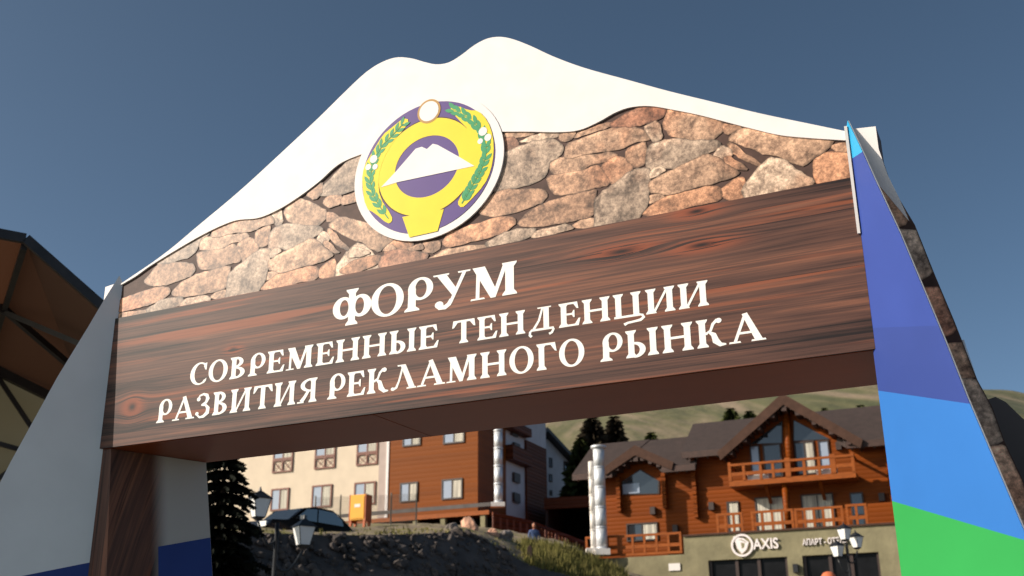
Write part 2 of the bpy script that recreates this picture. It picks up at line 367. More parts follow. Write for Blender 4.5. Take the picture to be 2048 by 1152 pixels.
CREST = [(150,1060,29.5),(300,1062,31),(430,1064,32.5),(560,1067,34.3),(680,1070,36),(800,1069,37.8),(880,1066,39.5),(935,1064,41),(1000,1096,41.5),(1060,1130,42),(1140,1152,43),(1250,1178,45),(1500,1215,48),(1900,1215,52),(2300,1215,56)]
crest = [at(*c) for c in CREST]
foot = []
for p in crest:
    q = p + Vector((.46, -.89, 0))*(max(p.z, .5)*.95); q.z = -.15; foot.append(q)
B2 = [(150,1050,38),(300,1050,40),(430,1052,41),(560,1053,42.5),(680,1055,44),(800,1054,45),(880,1052,46),(935,1056,46),(1000,1074,46.5),(1060,1088,47),(1140,1098,47.5),(1250,1146,48.5),(1500,1200,50.5),(1900,1200,53.5),(2300,1200,57.5)]
B3 = [(150,1046,70),(300,1046,70),(430,1046,70),(560,1046,70),(680,1046,70),(800,1048,70),(880,1050,68),(935,1052,66),(1000,1058,62),(1060,1070,58),(1140,1090,53),(1250,1144,50.5),(1500,1196,52.5),(1900,1196,55.5),(2300,1196,59.5)]
b2 = [at(*c) for c in B2]; b3 = [at(*c) for c in B3]
b4 = [Vector((p.x*1.9, 130, p.z+9)) for p in b3]
mid = [a_.lerp(b_, .5) for a_, b_ in zip(foot, crest)]
sheet('embankment', [foot, mid, crest], M['scree'], 10, .22)
sheet('hillside', [[p+Vector((0, 0, .0)) for p in crest], b2, b3, b4], M['bank'], 8, .12)

def mountmat():
    m, t, P, N, L = newmat('mountain_grass')
    ge = N('ShaderNodeNewGeometry')
    mp = N('ShaderNodeMapping'); mp.inputs['Rotation'].default_value = (0, 0, .5); mp.inputs['Scale'].default_value = (.022, .008, .02); L(ge.outputs['Position'], mp.inputs[0])
    n1 = N('ShaderNodeTexNoise'); n1.inputs['Scale'].default_value = 1; n1.inputs['Detail'].default_value = 8; n1.inputs['Roughness'].default_value = .6; n1.inputs['Distortion'].default_value = 1.4; L(mp.outputs[0], n1.inputs['Vector'])
    rp = N('ShaderNodeValToRGB'); cr = rp.color_ramp; e = cr.elements; e[0].position = .38; e[1].position = .66
    e.new(.5); es = sorted(e, key=lambda q: q.position)
    for el, c in zip(es, ((80, 84, 54), (108, 104, 70), (152, 132, 108))): el.color = (*[v*.8 for v in lin(c)], 1)
    L(n1.outputs['Fac'], rp.inputs[0]); L(rp.outputs[0], P.inputs['Base Color']); P.inputs['Roughness'].default_value = 1
    n2 = N('ShaderNodeTexNoise'); n2.inputs['Scale'].default_value = .05; n2.inputs['Detail'].default_value = 7; L(ge.outputs['Position'], n2.inputs['Vector'])
    bp = N('ShaderNodeBump'); bp.inputs['Strength'].default_value = .7; bp.inputs['Distance'].default_value = 4; L(n2.outputs['Fac'], bp.inputs['Height']); L(bp.outputs[0], P.inputs['Normal'])
    return m
M['mountain'] = mountmat()
mb = MB(); NX, NY = 110, 60
for j in range(NY+1):
    for i in range(NX+1):
        x = -500 + 1400*i/NX; y = 150 + 750*j/NY
        t = j/NY; s_ = min(1, t*1.6); s_ = s_*s_*(3-2*s_)
        ridge = 165 + 22*noise.noise(Vector((x*.004, 3.3, 0))) - 10 - max(0, x-190)*.12 - max(0, -60-x)*.35
        z = 12 + s_*(ridge-12) + 16*s_*(1-s_)*4*noise.noise(Vector((x*.008, y*.005, 1.7))) + 3*noise.noise(Vector((x*.03, y*.03, 5)))
        if t > .66: z -= (t-.66)*170
        mb.v.append((x, y, z - (0 if j else 30)))
for j in range(NY):
    for i in range(NX): mb.f.append((j*(NX+1)+i, j*(NX+1)+i+1, (j+1)*(NX+1)+i+1, (j+1)*(NX+1)+i))
tag(mb.build('mountain', M['mountain'], None, True), kind='structure')

# ================================================================== THE ARCH
AZ = 64.3; SOF = 2.75
A0 = atz(1752, 697, SOF)
AF = Frame(A0, AZ, 0.0)
UL, UR, DEP = -3.79, 0.0, 0.51
arch = empty('entrance_arch', AF.w((UL+UR)/2, .25, 0), AF.rz)
tag(arch, 'forum entrance arch with white mountain top, stone print, dark wood banner and coloured side fins', 'arch')
OX, OY = (UL+UR)/2, .25
def ab(mb, name, m, parent, smooth=False, fix=False):
    mb.v = [(v[0]-OX, v[1]-OY, v[2]) for v in mb.v]; return mb.build(name, m, parent, smooth, fix)
def pc(px, py): return AF.f(px, py)
TOPP = [pc(*p) for p in [(243,570),(330,510),(400,452),(480,385),(560,312),(640,237),(700,178),(735,146),(765,127),(795,117),(825,119),(850,126),(875,131),(900,127),(925,112),(950,93),(975,80),(1000,76),(1025,80),(1060,93),(1110,116),(1170,138),(1260,163),(1340,185),(1430,207),(1520,229),(1620,250),(1697,266)]]
LOWP = [pc(*p) for p in [(243,572),(275,553),(300,535),(345,507),(400,475),(440,455),(475,442),(520,437),(560,420),(600,395),(640,365),(680,330),(730,308),(790,285),(900,265),(1010,265),(1060,265),(1120,266),(1160,262),(1200,245),(1230,228),(1260,217),(1300,214),(1345,221),(1400,232),(1450,245),(1500,258),(1560,272),(1620,278),(1697,283)]]
def fz(P, u):
    n = len(P)
    if u <= P[0][0]: return P[0][1]
    for i in range(n-1):
        if u <= P[i+1][0]:
            a, b = P[i], P[i+1]; c0 = P[max(i-1, 0)]; d0 = P[min(i+2, n-1)]
            h = b[0]-a[0]; t = (u-a[0])/h
            ma = (b[1]-c0[1])/(b[0]-c0[0]); mb_ = (d0[1]-a[1])/(d0[0]-a[0])
            return (2*t**3-3*t*t+1)*a[1] + (t**3-2*t*t+t)*h*ma + (-2*t**3+3*t*t)*b[1] + (t**3-t*t)*h*mb_
    return P[-1][1]
us = [UL + (UR-UL)*i/160 for i in range(161)]
WT = 3.438
# body: dark core, with real depth
mb = MB(); tp = [(u, fz(TOPP, u)) for u in us]
mb.strip([(u, 0, SOF) for u in us], [(u, 0, z) for u, z in tp])
mb.strip([(u, DEP, z) for u, z in tp], [(u, DEP, SOF) for u in us])
mb.strip([(u, 0, z) for u, z in tp], [(u, DEP, z) for u, z in tp])
mb.poly([(UL, 0, SOF), (UL, 0, tp[0][1]), (UL, DEP, tp[0][1]), (UL, DEP, SOF)]); mb.poly([(UR, 0, tp[-1][1]), (UR, 0, SOF), (UR, DEP, SOF), (UR, DEP, tp[-1][1])])
core = ab(mb, 'stone_panel', M['gap'], arch); core['label'] = 'printed stone masonry field'
mb = MB()
lo = [(u, max(WT-.02, min(fz(LOWP, u), fz(TOPP, u)-.001))) for u in us]
mb.strip([(u, -.010, z) for u, z in lo], [(u, -.010, z+.001) for u, z in tp])
mb.strip([(u, -.010, z+.001) for u, z in tp], [(u, -.0005, z+.001) for u, z in tp])
mb.strip([(u, -.0005, z) for u, z in lo], [(u, -.010, z) for u, z in lo])
ab(mb, 'snow_panel', M['white_print'], arch)
KN = []
for px, py, rx, rz in [(1245,505,.15,.030),(1405,492,.13,.027),(1395,425,.09,.025),(268,815,.06,.05),(470,700,.05,.02)]:
    u, z = pc(px, py); KN.append((u-OX, z, rx, rz))
M['wood_print'] = wood_print('wood_print', KN, planks=(2.812, 3.075, 3.31))
M['wood_post'] = wood_print('wood_post', [], 'Z', 1.05)
wood = ab(MB().box(UL+.001, UR-.001, -.013, -.0006, SOF-.004, WT), 'wood_panel', M['wood_print'], arch)
sof = mat('brown_soffit', lin((120, 56, 26)), .3, .06, 3, stretch=(1, 4, 1), spec=.15); M['soffit'] = sof
ab(MB().box(UL+.001, UR-.001, .002, DEP+.006, SOF-.006, SOF-.001), 'soffit', sof, arch)
# soffit board joint
ab(MB().box(UL+1.62, UL+1.626, .003, DEP+.004, SOF-.0075, SOF-.0062), 'joint', M['soffit'], arch)
# piers: narrow wood face, splayed reveal printed wood -> pale, navy foot (flared towards the ground)
def reveal_mat():
    m = M['wood_post'].copy(); m.name = 'reveal_print'; t = m.node_tree; P = t.nodes['Principled BSDF']; N = t.nodes.new; L = t.links.new
    src = P.inputs['Base Color'].links[0].from_socket
    tc = N('ShaderNodeTexCoord'); sp = N('ShaderNodeSeparateXYZ'); L(tc.outputs['Object'], sp.inputs[0])
    mr = N('ShaderNodeMapRange'); mr.interpolation_type = 'SMOOTHSTEP'; mr.inputs['From Min'].default_value = .20-OY; mr.inputs['From Max'].default_value = .30-OY; L(sp.outputs[1], mr.inputs['Value'])
    mx = N('ShaderNodeMix'); mx.data_type = 'RGBA'; L(mr.outputs[0], mx.inputs['Factor']); L(src, mx.inputs['A']); mx.inputs['B'].default_value = (.42, .38, .36, 1)
    L(mx.outputs['Result'], P.inputs['Base Color']); return m
M['reveal'] = reveal_mat()
ZT = SOF-.008
def lerp2(a, b, z): return a[0]+(b[0]-a[0])*(z-a[1])/(b[1]-a[1])
OUT = ((-3.80, 2.75), (-3.866, 2.131)); FRO = ((-3.722, 2.723), (-3.658, 2.121)); REA = ((-3.553, 2.751), (-3.445, 2.151))
o0, o1 = lerp2(*OUT, ZT)+.012, lerp2(*OUT, 0)+.012; f0, f1 = lerp2(*FRO, ZT), lerp2(*FRO, 0); r0_, r1_ = lerp2(*REA, ZT), lerp2(*REA, 0)
V = [(o0, 0, ZT), (f0, 0, ZT), (r0_, DEP, ZT), (o0, DEP, ZT), (o1, 0, 0), (f1, 0, 0), (r1_, DEP, 0), (o1, DEP, 0)]
b = MB(); b.v = V[:]; b.f = [(0,4,5,1)]; pier = ab(b, 'pier', M['wood_post'], arch)
b = MB(); b.v = V[:]; b.f = [(2,6,7,3), (3,7,4,0), (0,1,2,3)]; b.v = [(v[0]-(.004 if i in (2, 6) else 0), v[1], v[2]) for i, v in enumerate(b.v)]; ab(b, 'pier_back', M['white_board'], pier)
def rv(y, z):
    t = y/DEP; return (lerp2(*FRO, z)*(1-t)+lerp2(*REA, z)*t+.0015, y, z)
def rgrid(y0, y1, zf, off, ny=8, nz=14):
    b = MB()
    for j in range(nz+1):
        for i in range(ny+1):
            y = y0+(y1-y0)*i/ny; z = zf(y)*j/nz; p = rv(y, z); b.v.append((p[0]-.0015+off, y, z))
    for j in range(nz):
        for i in range(ny): b.f.append((j*(ny+1)+i, j*(ny+1)+i+1, (j+1)*(ny+1)+i+1, (j+1)*(ny+1)+i))
    return b
ab(rgrid(0, DEP, lambda y: ZT, 0), 'reveal', M['reveal'], pier, True)
zb = AF.f(325, 1092, .27)[1]; zc = AF.f(420, 1075, .51)[1]
ab(rgrid(.240, DEP-.002, lambda y: zb+(zc-zb)*(y-.265)/(DEP-.265), .0015), 'navy_foot', M['navy'], pier, True)
ab(MB().box(UR+.02, UR+.30, .004, DEP, 0, ZT), 'pier', M['white_board'], arch)
# ---------------- printed stones
def chaikin(p, n=2):
    for _ in range(n):
        q = []
        for i in range(len(p)):
            a, b = p[i], p[(i+1) % len(p)]
            q += [(a[0]*.75+b[0]*.25, a[1]*.75+b[1]*.25), (a[0]*.25+b[0]*.75, a[1]*.25+b[1]*.75)]
        p = q
    return p
SA, SB, SC, SD = (1000,200,5.236), (1340,200,5.237), (860,380,5.12), (560,300,4.43)
cg, cb, ct, co_, cw, cr_ = (168,150,134), (172,138,114), (186,154,130), (188,142,112), (204,182,162), (162,120,98)
ST = [
 (SA,ct,[(50,345),(350,345),(320,380),(60,400)]),
 (SA,cw,[(215,430),(330,380),(470,340),(610,350),(600,390),(430,420),(300,450)]),
 (SA,cr_,[(40,410),(150,400),(195,460),(150,520),(40,540)]),
 (SA,cg,[(-60,560),(50,550),(200,490),(350,440),(540,410),(620,460),(655,520),(620,590),(520,650),(480,780),(400,850),(150,920),(-60,950),(-120,900),(-100,650)]),
 (SA,ct,[(640,350),(790,345),(760,400),(700,430),(640,420)]),
 (SA,ct,[(790,395),(850,330),(1140,235),(1160,280),(950,350),(800,405)]),
 (SA,ct,[(690,580),(715,460),(850,410),(1150,300),(1350,275),(1540,345),(1570,420),(1400,450),(1280,520),(1000,550),(780,605),(700,608)]),
 (SA,cr_,[(1165,250),(1330,140),(1430,90),(1560,70),(1730,90),(1705,170),(1600,240),(1400,280),(1200,290)]),
 (SA,cw,[(1520,300),(1640,225),(1675,300),(1695,400),(1620,435),(1570,380)]),
 (SA,ct,[(525,660),(640,605),(1000,570),(1150,542),(1228,590),(1130,650),(980,670),(850,742),(560,778),(540,720)]),
 (SA,cb,[(505,820),(560,788),(860,745),(1010,678),(1070,740),(1145,840),(1120,892),(980,922),(760,982),(600,998),(545,940)]),
 (SA,cb,[(1072,700),(1160,630),(1250,602),(1340,650),(1390,720),(1300,800),(1190,895),(1138,800)]),
 (SA,cb,[(1335,520),(1510,455),(1535,560),(1515,665),(1420,692),(1335,620)]),
 (SA,cg,[(1542,560),(1590,465),(1760,418),(1890,415),(2050,430),(2230,420),(2310,470),(2250,530),(2100,590),(1960,660),(1850,722),(1700,702),(1560,742)]),
 (SA,cg,[(1005,1040),(1100,950),(1200,890),(1320,790),(1400,740),(1560,728),(1575,850),(1562,950),(1540,1100),(1450,1240),(1300,1320),(1050,1360),(1000,1380)]),
 (SA,cw,[(1570,775),(1650,702),(1725,740),(1600,815)]),
 (SA,ct,[(1570,870),(1640,820),(1800,740),(1960,668),(2150,570),(2260,600),(2400,700),(2505,770),(2400,832),(2100,902),(1850,982),(1740,992),(1590,962)]),
 (SA,ct,[(1560,1010),(1680,990),(1705,1022),(1570,1085)]),
 (SA,co_,[(1490,1200),(1590,1105),(1720,1022),(1900,972),(2180,900),(2285,920),(2305,980),(2290,1060),(2000,1120),(1700,1220)]),
 (SB,ct,[(-65,280),(-20,130),(20,80),(150,110),(350,160),(545,235),(558,300),(470,392),(360,442),(230,432),(100,402),(0,372)]),
 (SB,cb,[(562,255),(700,270),(745,310),(600,362),(572,320)]),
 (SB,ct,[(615,420),(700,340),(800,300),(1000,330),(1200,370),(1400,400),(1710,425),(1620,532),(1500,612),(1400,692),(1250,652),(1150,592),(1000,572),(850,512),(720,462)]),
 (SB,cb,[(610,462),(660,452),(780,550),(965,672),(920,692),(780,642),(640,552)]),
 (SB,cw,[(463,582),(530,498),(580,498),(648,545),(600,612),(520,612)]),
 (SB,cb,[(560,622),(620,590),(700,640),(815,722),(720,732),(620,682)]),
 (SB,cw,[(775,920),(960,690),(1050,618),(1180,628),(1300,710),(1400,790),(1485,832),(1500,880),(1250,940),(950,1000),(800,1030)]),
 (SB,co_,[(542,950),(640,870),(740,812),(778,860),(778,1020),(650,1050),(570,1020)]),
 (SB,co_,[(1508,650),(1560,578),(1700,558),(1900,560),(1900,810),(1700,850),(1550,872),(1513,780)]),
 (SB,cb,[(1698,490),(1760,455),(1900,450),(1900,540),(1780,548)]),
 (SC,cb,[(500,230),(640,60),(700,15),(1000,-12),(1150,0),(1198,60),(1150,130),(1000,190),(800,252),(640,272)]),
 (SC,cb,[(915,335),(1050,200),(1250,110),(1500,40),(1692,0),(1692,130),(1660,272),(1450,322),(1200,368),(950,378)]),
 (SC,co_,[(145,545),(200,440),(400,368),(700,278),(850,282),(873,350),(780,430),(600,490),(400,542),(200,588)]),
 (SC,cg,[(575,545),(750,440),(900,400),(1060,393),(1072,440),(1000,500),(700,580),(620,590)]),
 (SC,cw,[(1045,485),(1120,408),(1400,352),(1478,405),(1250,460),(1100,500)]),
 (SC,ct,[(1468,372),(1560,308),(1660,282),(1692,330),(1680,385),(1550,395)]),
 (SC,ct,[(0,700),(150,610),(400,568),(560,560),(580,600),(300,680),(60,720)]),
 (SC,cb,[(-60,540),(90,528),(102,590),(40,642),(-60,642)]),
]
STL = [
 (SD,cg,[(365,402),(395,310),(540,170),(640,60),(760,60),(700,200),(690,340),(500,402)]),
 (SD,cb,[(388,472),(430,418),(540,408),(552,470),(450,512)]),
 (SD,cb,[(555,482),(560,420),(690,368),(720,450)]),
 (SD,cb,[(245,402),(370,295),(372,390),(310,432)]),
 (SD,cr_,[(880,965),(1000,888),(1150,888),(1310,920),(1290,970),(1100,1030),(900,1060)]),
 (SD,cw,[(610,950),(640,868),(720,868),(795,912),(700,952)]),
 (SD,co_,[(530,1085),(640,980),(885,930),(870,1010),(650,1110)]),
 (SD,cb,[(1140,872),(1250,838),(1272,882),(1170,892)]),
 (SD,ct,[(918,892),(980,838),(1035,882),(960,902)]),
]
def stone_mesh(poly, col, y, lim, seed, lift=1.0):
    rn = random.Random(seed)
    p = chaikin([(poly[i][0]*(1-t)+poly[(i+1) % len(poly)][0]*t, poly[i][1]*(1-t)+poly[(i+1) % len(poly)][1]*t) for i in range(len(poly)) for t in ((0, .5) if math.dist(poly[i], poly[(i+1) % len(poly)]) > .05 else (0,))], 1)
    p = [(q[0]+.0055*noise.noise(Vector((q[0]*45, q[1]*45, seed))), q[1]+.0055*noise.noise(Vector((q[0]*45, q[1]*45, seed+9.5)))) for q in p]
    c0 = (sum(q[0] for q in p)/len(p), sum(q[1] for q in p)/len(p)); r0 = max(.03, max(math.hypot(q[0]-c0[0], q[1]-c0[1]) for q in p)); g0 = 1+.0115/r0
    p = [(c0[0]+(q[0]-c0[0])*g0, c0[1]+(q[1]-c0[1])*g0) for q in p]
    p = [lim(q) for q in p]
    ar = sum(p[i][0]*p[(i+1) % len(p)][1]-p[(i+1) % len(p)][0]*p[i][1] for i in range(len(p)))
    if ar < 0: p = p[::-1]
    if abs(ar) < .0008: return None
    cx = sum(q[0] for q in p)/len(p); cz = sum(q[1] for q in p)/len(p)
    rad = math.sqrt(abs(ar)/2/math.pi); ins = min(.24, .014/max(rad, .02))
    base = [v*k_*lift for v, k_ in zip(lin(col), (.68, .645, .61))]; jit = rn.uniform(.88, 1.14)
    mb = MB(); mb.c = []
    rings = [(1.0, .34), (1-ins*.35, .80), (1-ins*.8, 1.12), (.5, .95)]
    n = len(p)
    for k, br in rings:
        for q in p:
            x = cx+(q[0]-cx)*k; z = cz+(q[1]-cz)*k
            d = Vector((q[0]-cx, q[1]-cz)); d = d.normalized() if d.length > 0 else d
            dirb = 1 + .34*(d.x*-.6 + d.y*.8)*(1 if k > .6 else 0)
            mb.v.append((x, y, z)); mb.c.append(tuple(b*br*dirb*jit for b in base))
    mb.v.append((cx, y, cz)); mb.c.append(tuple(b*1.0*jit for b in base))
    for r in range(3):
        for i in range(n):
            j = (i+1) % n; mb.f.append((r*n+i, r*n+j, (r+1)*n+j, (r+1)*n+i))
    for i in range(n): mb.f.append((3*n+i, 3*n+(i+1) % n, 4*n))
    return mb
def lim_main(q):
    u = max(UL+.004, min(UR-.004, q[0])); return (u, max(SOF+.3, min(q[1], fz(TOPP, u)-.004)))
TS = (-1.985, -.003)
k = 0
for S, col, pts in ST:
    uv = [pc(S[0]+x/S[2], S[1]+y/S[2]) for x, y in pts]
    for sh in (0, 1):
        q = [(u+TS[0]*sh, z+TS[1]*sh) for u, z in uv]
        if max(a[0] for a in q) < UL+.01: continue
        m_ = stone_mesh(q, col, -.002-.0001*(k % 17), lim_main, k)
        k += 1
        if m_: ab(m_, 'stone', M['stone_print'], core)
for S, col, pts in STL:
    q = [pc(S[0]+x/S[2], S[1]+y/S[2]) for x, y in pts]
    m_ = stone_mesh(q, col, -.0042-.0001*(k % 9), lim_main, k); k += 1
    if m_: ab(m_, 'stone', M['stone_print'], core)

# ---------------- side wings (front plane goes on behind the fins) and fins
EXT = [pc(*p) for p in [(1752,255),(1758,300),(1775,350),(1800,400),(1830,450),(1870,550),(1910,645),(1955,760),(1985,815),(2010,885),(2048,965)]]
EXT += [(.62, 1.4), (.95, 0)]
for s in (1, -1):
    X = (lambda u: UR+u) if s > 0 else (lambda u: UL-u)
    pts = [(0.001, 0)] + [(e[0], e[1]) for e in EXT[::-1]] + [(.001, EXT[0][1])]
    ext = ab(MB().prism([(X(a), b) for a, b in pts], -.001, DEP*.25), 'wing_panel', M['gap'], arch)
    # snow part
    zlow = lambda u: 3.40 - (u-.02)*1.15
    def eu(z):
        for i in range(len(EXT)-1):
            if EXT[i][1] >= z >= EXT[i+1][1]:
                f = (EXT[i][1]-z)/(EXT[i][1]-EXT[i+1][1]); return EXT[i][0]+(EXT[i+1][0]-EXT[i][0])*f
        return EXT[0][0]
    sn = [(.003, EXT[0][1]+.012)] + [(e[0], e[1]+.001) for e in EXT[:5]]
    s1, s2 = pc(1742, 352), pc(1819, 444); sl_ = (s2[1]-s1[1])/(s2[0]-s1[0]); sn = [q_ for q_ in sn if q_[1] > s2[1]]; sn += [(s2[0], s2[1]), (.003, s1[1]+(.003-s1[0])*sl_)]
    ab(MB().prism([(X(a), b) for a, b in sn], -.009, -.003), 'snow_panel', M['white_print'], ext)
    # stones of the wing, colour brightened to make up for weak light in shade
    zc = 3.40; i = 0
    rn = random.Random(5)
    cols = [cb, cg, cr_, ct, cg, cb, ct]
    while zc > .3:
        h = rn.uniform(.13, .26); uL_ = 0.0
        width = eu(max(zc-h/2, .01)) + .02
        nst = 1 if width < .42 else 2
        for q_ in range(nst):
            a0 = uL_ + width*q_/nst; a1 = uL_ + width*(q_+1)/nst
            g_ = .006; sk = rn.uniform(-.05, .05)
            poly = [(a0+g_, zc-g_+sk*.3), ((a0+a1)/2, zc+.008), (a1-g_, zc-g_-sk*.5), (a1-g_, zc-h*.5), (a1-g_-.01, zc-h+g_+sk), ((a0+a1)/2, zc-h+g_), (a0+g_, zc-h+g_-sk*.3), (a0+g_, zc-h*.5)]
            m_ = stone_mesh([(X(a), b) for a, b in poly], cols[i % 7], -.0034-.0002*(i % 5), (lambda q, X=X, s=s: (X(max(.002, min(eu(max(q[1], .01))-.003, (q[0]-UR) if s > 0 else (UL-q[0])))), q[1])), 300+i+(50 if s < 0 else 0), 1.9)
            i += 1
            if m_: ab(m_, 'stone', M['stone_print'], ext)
        zc -= h
TH = R(50)
QZ = [(3.68, .0), (3.53, .063), (3.37, .125), (3.1, .235), (2.65, .395), (2.45, .46), (2.0, .625), (0, 1.30)]
def clip(poly, a, b, c):
    """keep a*x+b*z+c>=0"""
    o = []
    for i in range(len(poly)):
        p, q = poly[i], poly[(i+1) % len(poly)]
        dp = a*p[0]+b*p[1]+c; dq = a*q[0]+b*q[1]+c
        if dp >= 0: o.append(p)
        if dp*dq < 0:
            t = dp/(dp-dq); o.append((p[0]+(q[0]-p[0])*t, p[1]+(q[1]-p[1])*t))
    return o
def finmap(px, py, s):
    u0 = UR if s > 0 else UL
    d = AF.ex*(math.cos(TH)*s) - AF.ey*math.sin(TH)
    B = AF.w(u0, -.016, 0); n = Vector((d.y, -d.x, 0)); r_ = ray(px, py); t = (B-CO).dot(n)/r_.dot(n); P = CO + r_*t
    return ((P-B).dot(d), P.z)
def below(p, q):
    # half-plane under the line p-q, as (a,b,c)
    a = q[1]-p[1]; b = -(q[0]-p[0]); c = -(a*p[0]+b*p[1])
    if b > 0: a, b, c = -a, -b, -c
    return a, b, c
outl = [(-.022, 0)] + [(q, z) for z, q in QZ[::-1]] + [(-.022, 3.64)]
for s in (1, -1):
    u0 = UR+.004 if s > 0 else UL-.004
    fin = empty('fin', (u0-OX, -.016-OY, 0)); fin.parent = arch
    dx, dy = math.cos(TH)*s, -math.sin(TH); nx, ny = (math.sin(TH)*-s, -math.cos(TH))     # inner normal
    def fb(m_, name, mt):
        m_.v = [(v[0]*dx + v[1]*nx*-1, v[0]*dy + v[1]*ny*-1, v[2]) for v in m_.v]; return m_.build(name, mt, fin, False, True)
    fb(MB().prism(outl, .0015, .006), 'board', M['white_board'])
    if s > 0:
        L1 = below(finmap(1700, 319, 1), finmap(1720, 306, 1)); L2 = below(finmap(1765, 783, 1), finmap(1924, 806, 1)); L3 = below(finmap(1792, 1005, 1), finmap(2042, 1079, 1))
        L15 = below(finmap(1740, 656, 1), finmap(1860, 652, 1))
        M['violet2'] = mat('violet_print_light', lin((52, 70, 138)), .45, .06, 3, spec=.15)
        bands = [('cyan', [], L1), ('violet2', [L1], L15), ('violet', [L15], L2), ('blue', [L2], L3), ('green', [L3], None)]
    else:
        L1 = below(finmap(75, 1146, -1), finmap(150, 1131, -1)); bands = [('white_board', [], L1), ('navy', [L1], None)]
    for nm, keep, cut in bands:
        p = outl[:]
        for h in keep: p = clip(p, *h)
        if cut: p = clip(p, -cut[0], -cut[1], -cut[2])
        if len(p) > 2: fb(MB().prism(p, -.001, .001), 'colour_band', M[nm])
# rear wing at the back plane, dark
RW = [AF.f(x, y, DEP) for x, y in [(1955,850),(1975,815),(1995,808),(2015,818),(2048,850)]] + [(1.35, 1.6), (1.6, 0)]
ab(MB().prism([(.05, 0), (.05, RW[0][1])] + RW[1:], DEP*.75, DEP), 'rear_wing', M['greyplinth'], arch)
ab(MB().box(UR-.012, UR-.001, -.022, -.0135, 3.20, 3.655), 'batten', M['batten'], arch)

# ---------------- emblem
EC = (-1.908, 3.906)
emb = empty('emblem', (EC[0]-OX, -OY+.0205, EC[1])); emb.parent = arch; emb['label'] = 'round emblem with white twin peak inside a yellow ring and laurel branches'
def ell(rx, rz, n=64): return [(rx*math.cos(2*math.pi*i/n), rz*math.sin(2*math.pi*i/n)) for i in range(n)]
def eb(pts, y, name, m, d=.001): return MB().prism(pts, y, y+d).build(name, m, emb)
def ep(l): return [(pc(660+x/3.2, 160+y/3.2)[0]-EC[0], pc(660+x/3.2, 160+y/3.2)[1]-EC[1]) for x, y in l]
eb(ell(.405, .372), -.0345, 'plate', M['white_print'], .010)
eb(ell(.360, .336), -.0365, 'purple_field', M['purple'])
def ring(ro, ri, y, name, m, dz=0):
    b = MB(); O = ell(*ro); I = ell(*ri); O.append(O[0]); I.append(I[0])
    b.strip([(p[0], y, p[1]+dz) for p in O], [(p[0], y, p[1]+dz) for p in I]); return b.build(name, m, emb)
ring((.272, .254), (.266, .248), -.0372, 'ring_outline', M['gap']); ring((.266, .249), (.174, .158), -.0375, 'ring', M['yellow'])
eb(ep([(475,885),(740,835),(700,975),(520,1015)]), -.0380, 'pedestal', M['yellow'])
eb(ep([(340,695),(430,600),(560,450),(600,437),(632,452),(670,418),(700,425),(835,500),(935,560),(800,588),(450,662)]), -.0388, 'twin_peak', M['white_print'])
tc_ = ep([(645,210)])[0]
def disc(c, r, y, name, m): return eb([(c[0]+r*x, c[1]+r*z) for x, z in ell(1, 1, 28)], y, name, m, .0008)
disc(tc_, .064, -.0384, 'sun_outline', M['gold']); disc(tc_, .053, -.0392, 'sun_disc', M['white_print'])
LB = [(520,262),(480,255),(400,320),(350,360),(290,460),(230,560),(215,660),(240,830),(300,860),(380,930),(410,915),(410,880),(330,760),(320,640),(350,520),(420,400),(490,320)]
RB = [(770,190),(830,175),(900,205),(960,205),(1020,270),(1055,370),(1060,480),(1040,590),(1000,680),(900,790),(855,830),(825,800),(850,750),(900,650),(940,560),(940,450),(900,330),(830,260)]
for Lb in (LB, RB): eb(chaikin(ep(Lb), 1), -.0380, 'branch', M['yellow'])
def lens(p, q, wd):
    a, b = ep([p])[0], ep([q])[0]; d = Vector((b[0]-a[0], b[1]-a[1])); n = Vector((-d.y, d.x)).normalized()*wd
    o = []
    for t in (0, .25, .5, .75, 1): o.append((a[0]+d.x*t + n.x*math.sin(math.pi*t), a[1]+d.y*t + n.y*math.sin(math.pi*t)))
    for t in (.75, .5, .25): o.append((a[0]+d.x*t - n.x*math.sin(math.pi*t), a[1]+d.y*t - n.y*math.sin(math.pi*t)))
    return o
def spray(cl, ln, wd, skip=()):
    P = [Vector((x, y, 0)) for x, y in cl]; n = len(P)-1
    for k_ in range(n*2):
        if k_ in skip: continue
        t = (k_+.3)/2; i = int(t); a = P[i].lerp(P[i+1], t-i); d = (P[min(i+1, n)]-P[i]).normalized()
        for sg_ in (-1, 1):
            nn = Vector((-d.y, d.x, 0))*sg_; q_ = a - d*ln*.85 + nn*ln*.42; st_ = a + nn*6
            eb(lens((st_.x, st_.y), (q_.x, q_.y), wd), -.0388-.0001*(k_ % 3), 'leaf', M['leaf'])
    A = ep([(p.x-4, p.y) for p in P]); B_ = ep([(p.x+4, p.y) for p in P])
    MB().strip([(p[0], -.0394, p[1]) for p in A], [(p[0], -.0394, p[1]) for p in B_]).build('stem', M['leaf'], emb)
spray([(480,290),(410,365),(345,430),(300,505),(275,580),(268,660),(285,740),(325,810),(385,895)], 64, .0095)
spray([(800,200),(870,235),(935,285),(985,350),(1008,430),(1005,510),(975,590),(935,660),(890,740),(855,800)], 68, .0105)
for c, r in (((990,340),.022),((1022,378),.018),((973,402),.014),((292,515),.021),((258,567),.016),((302,565),.015)): disc(ep([c])[0], r, -.0396, 'flower', M['white_print'])

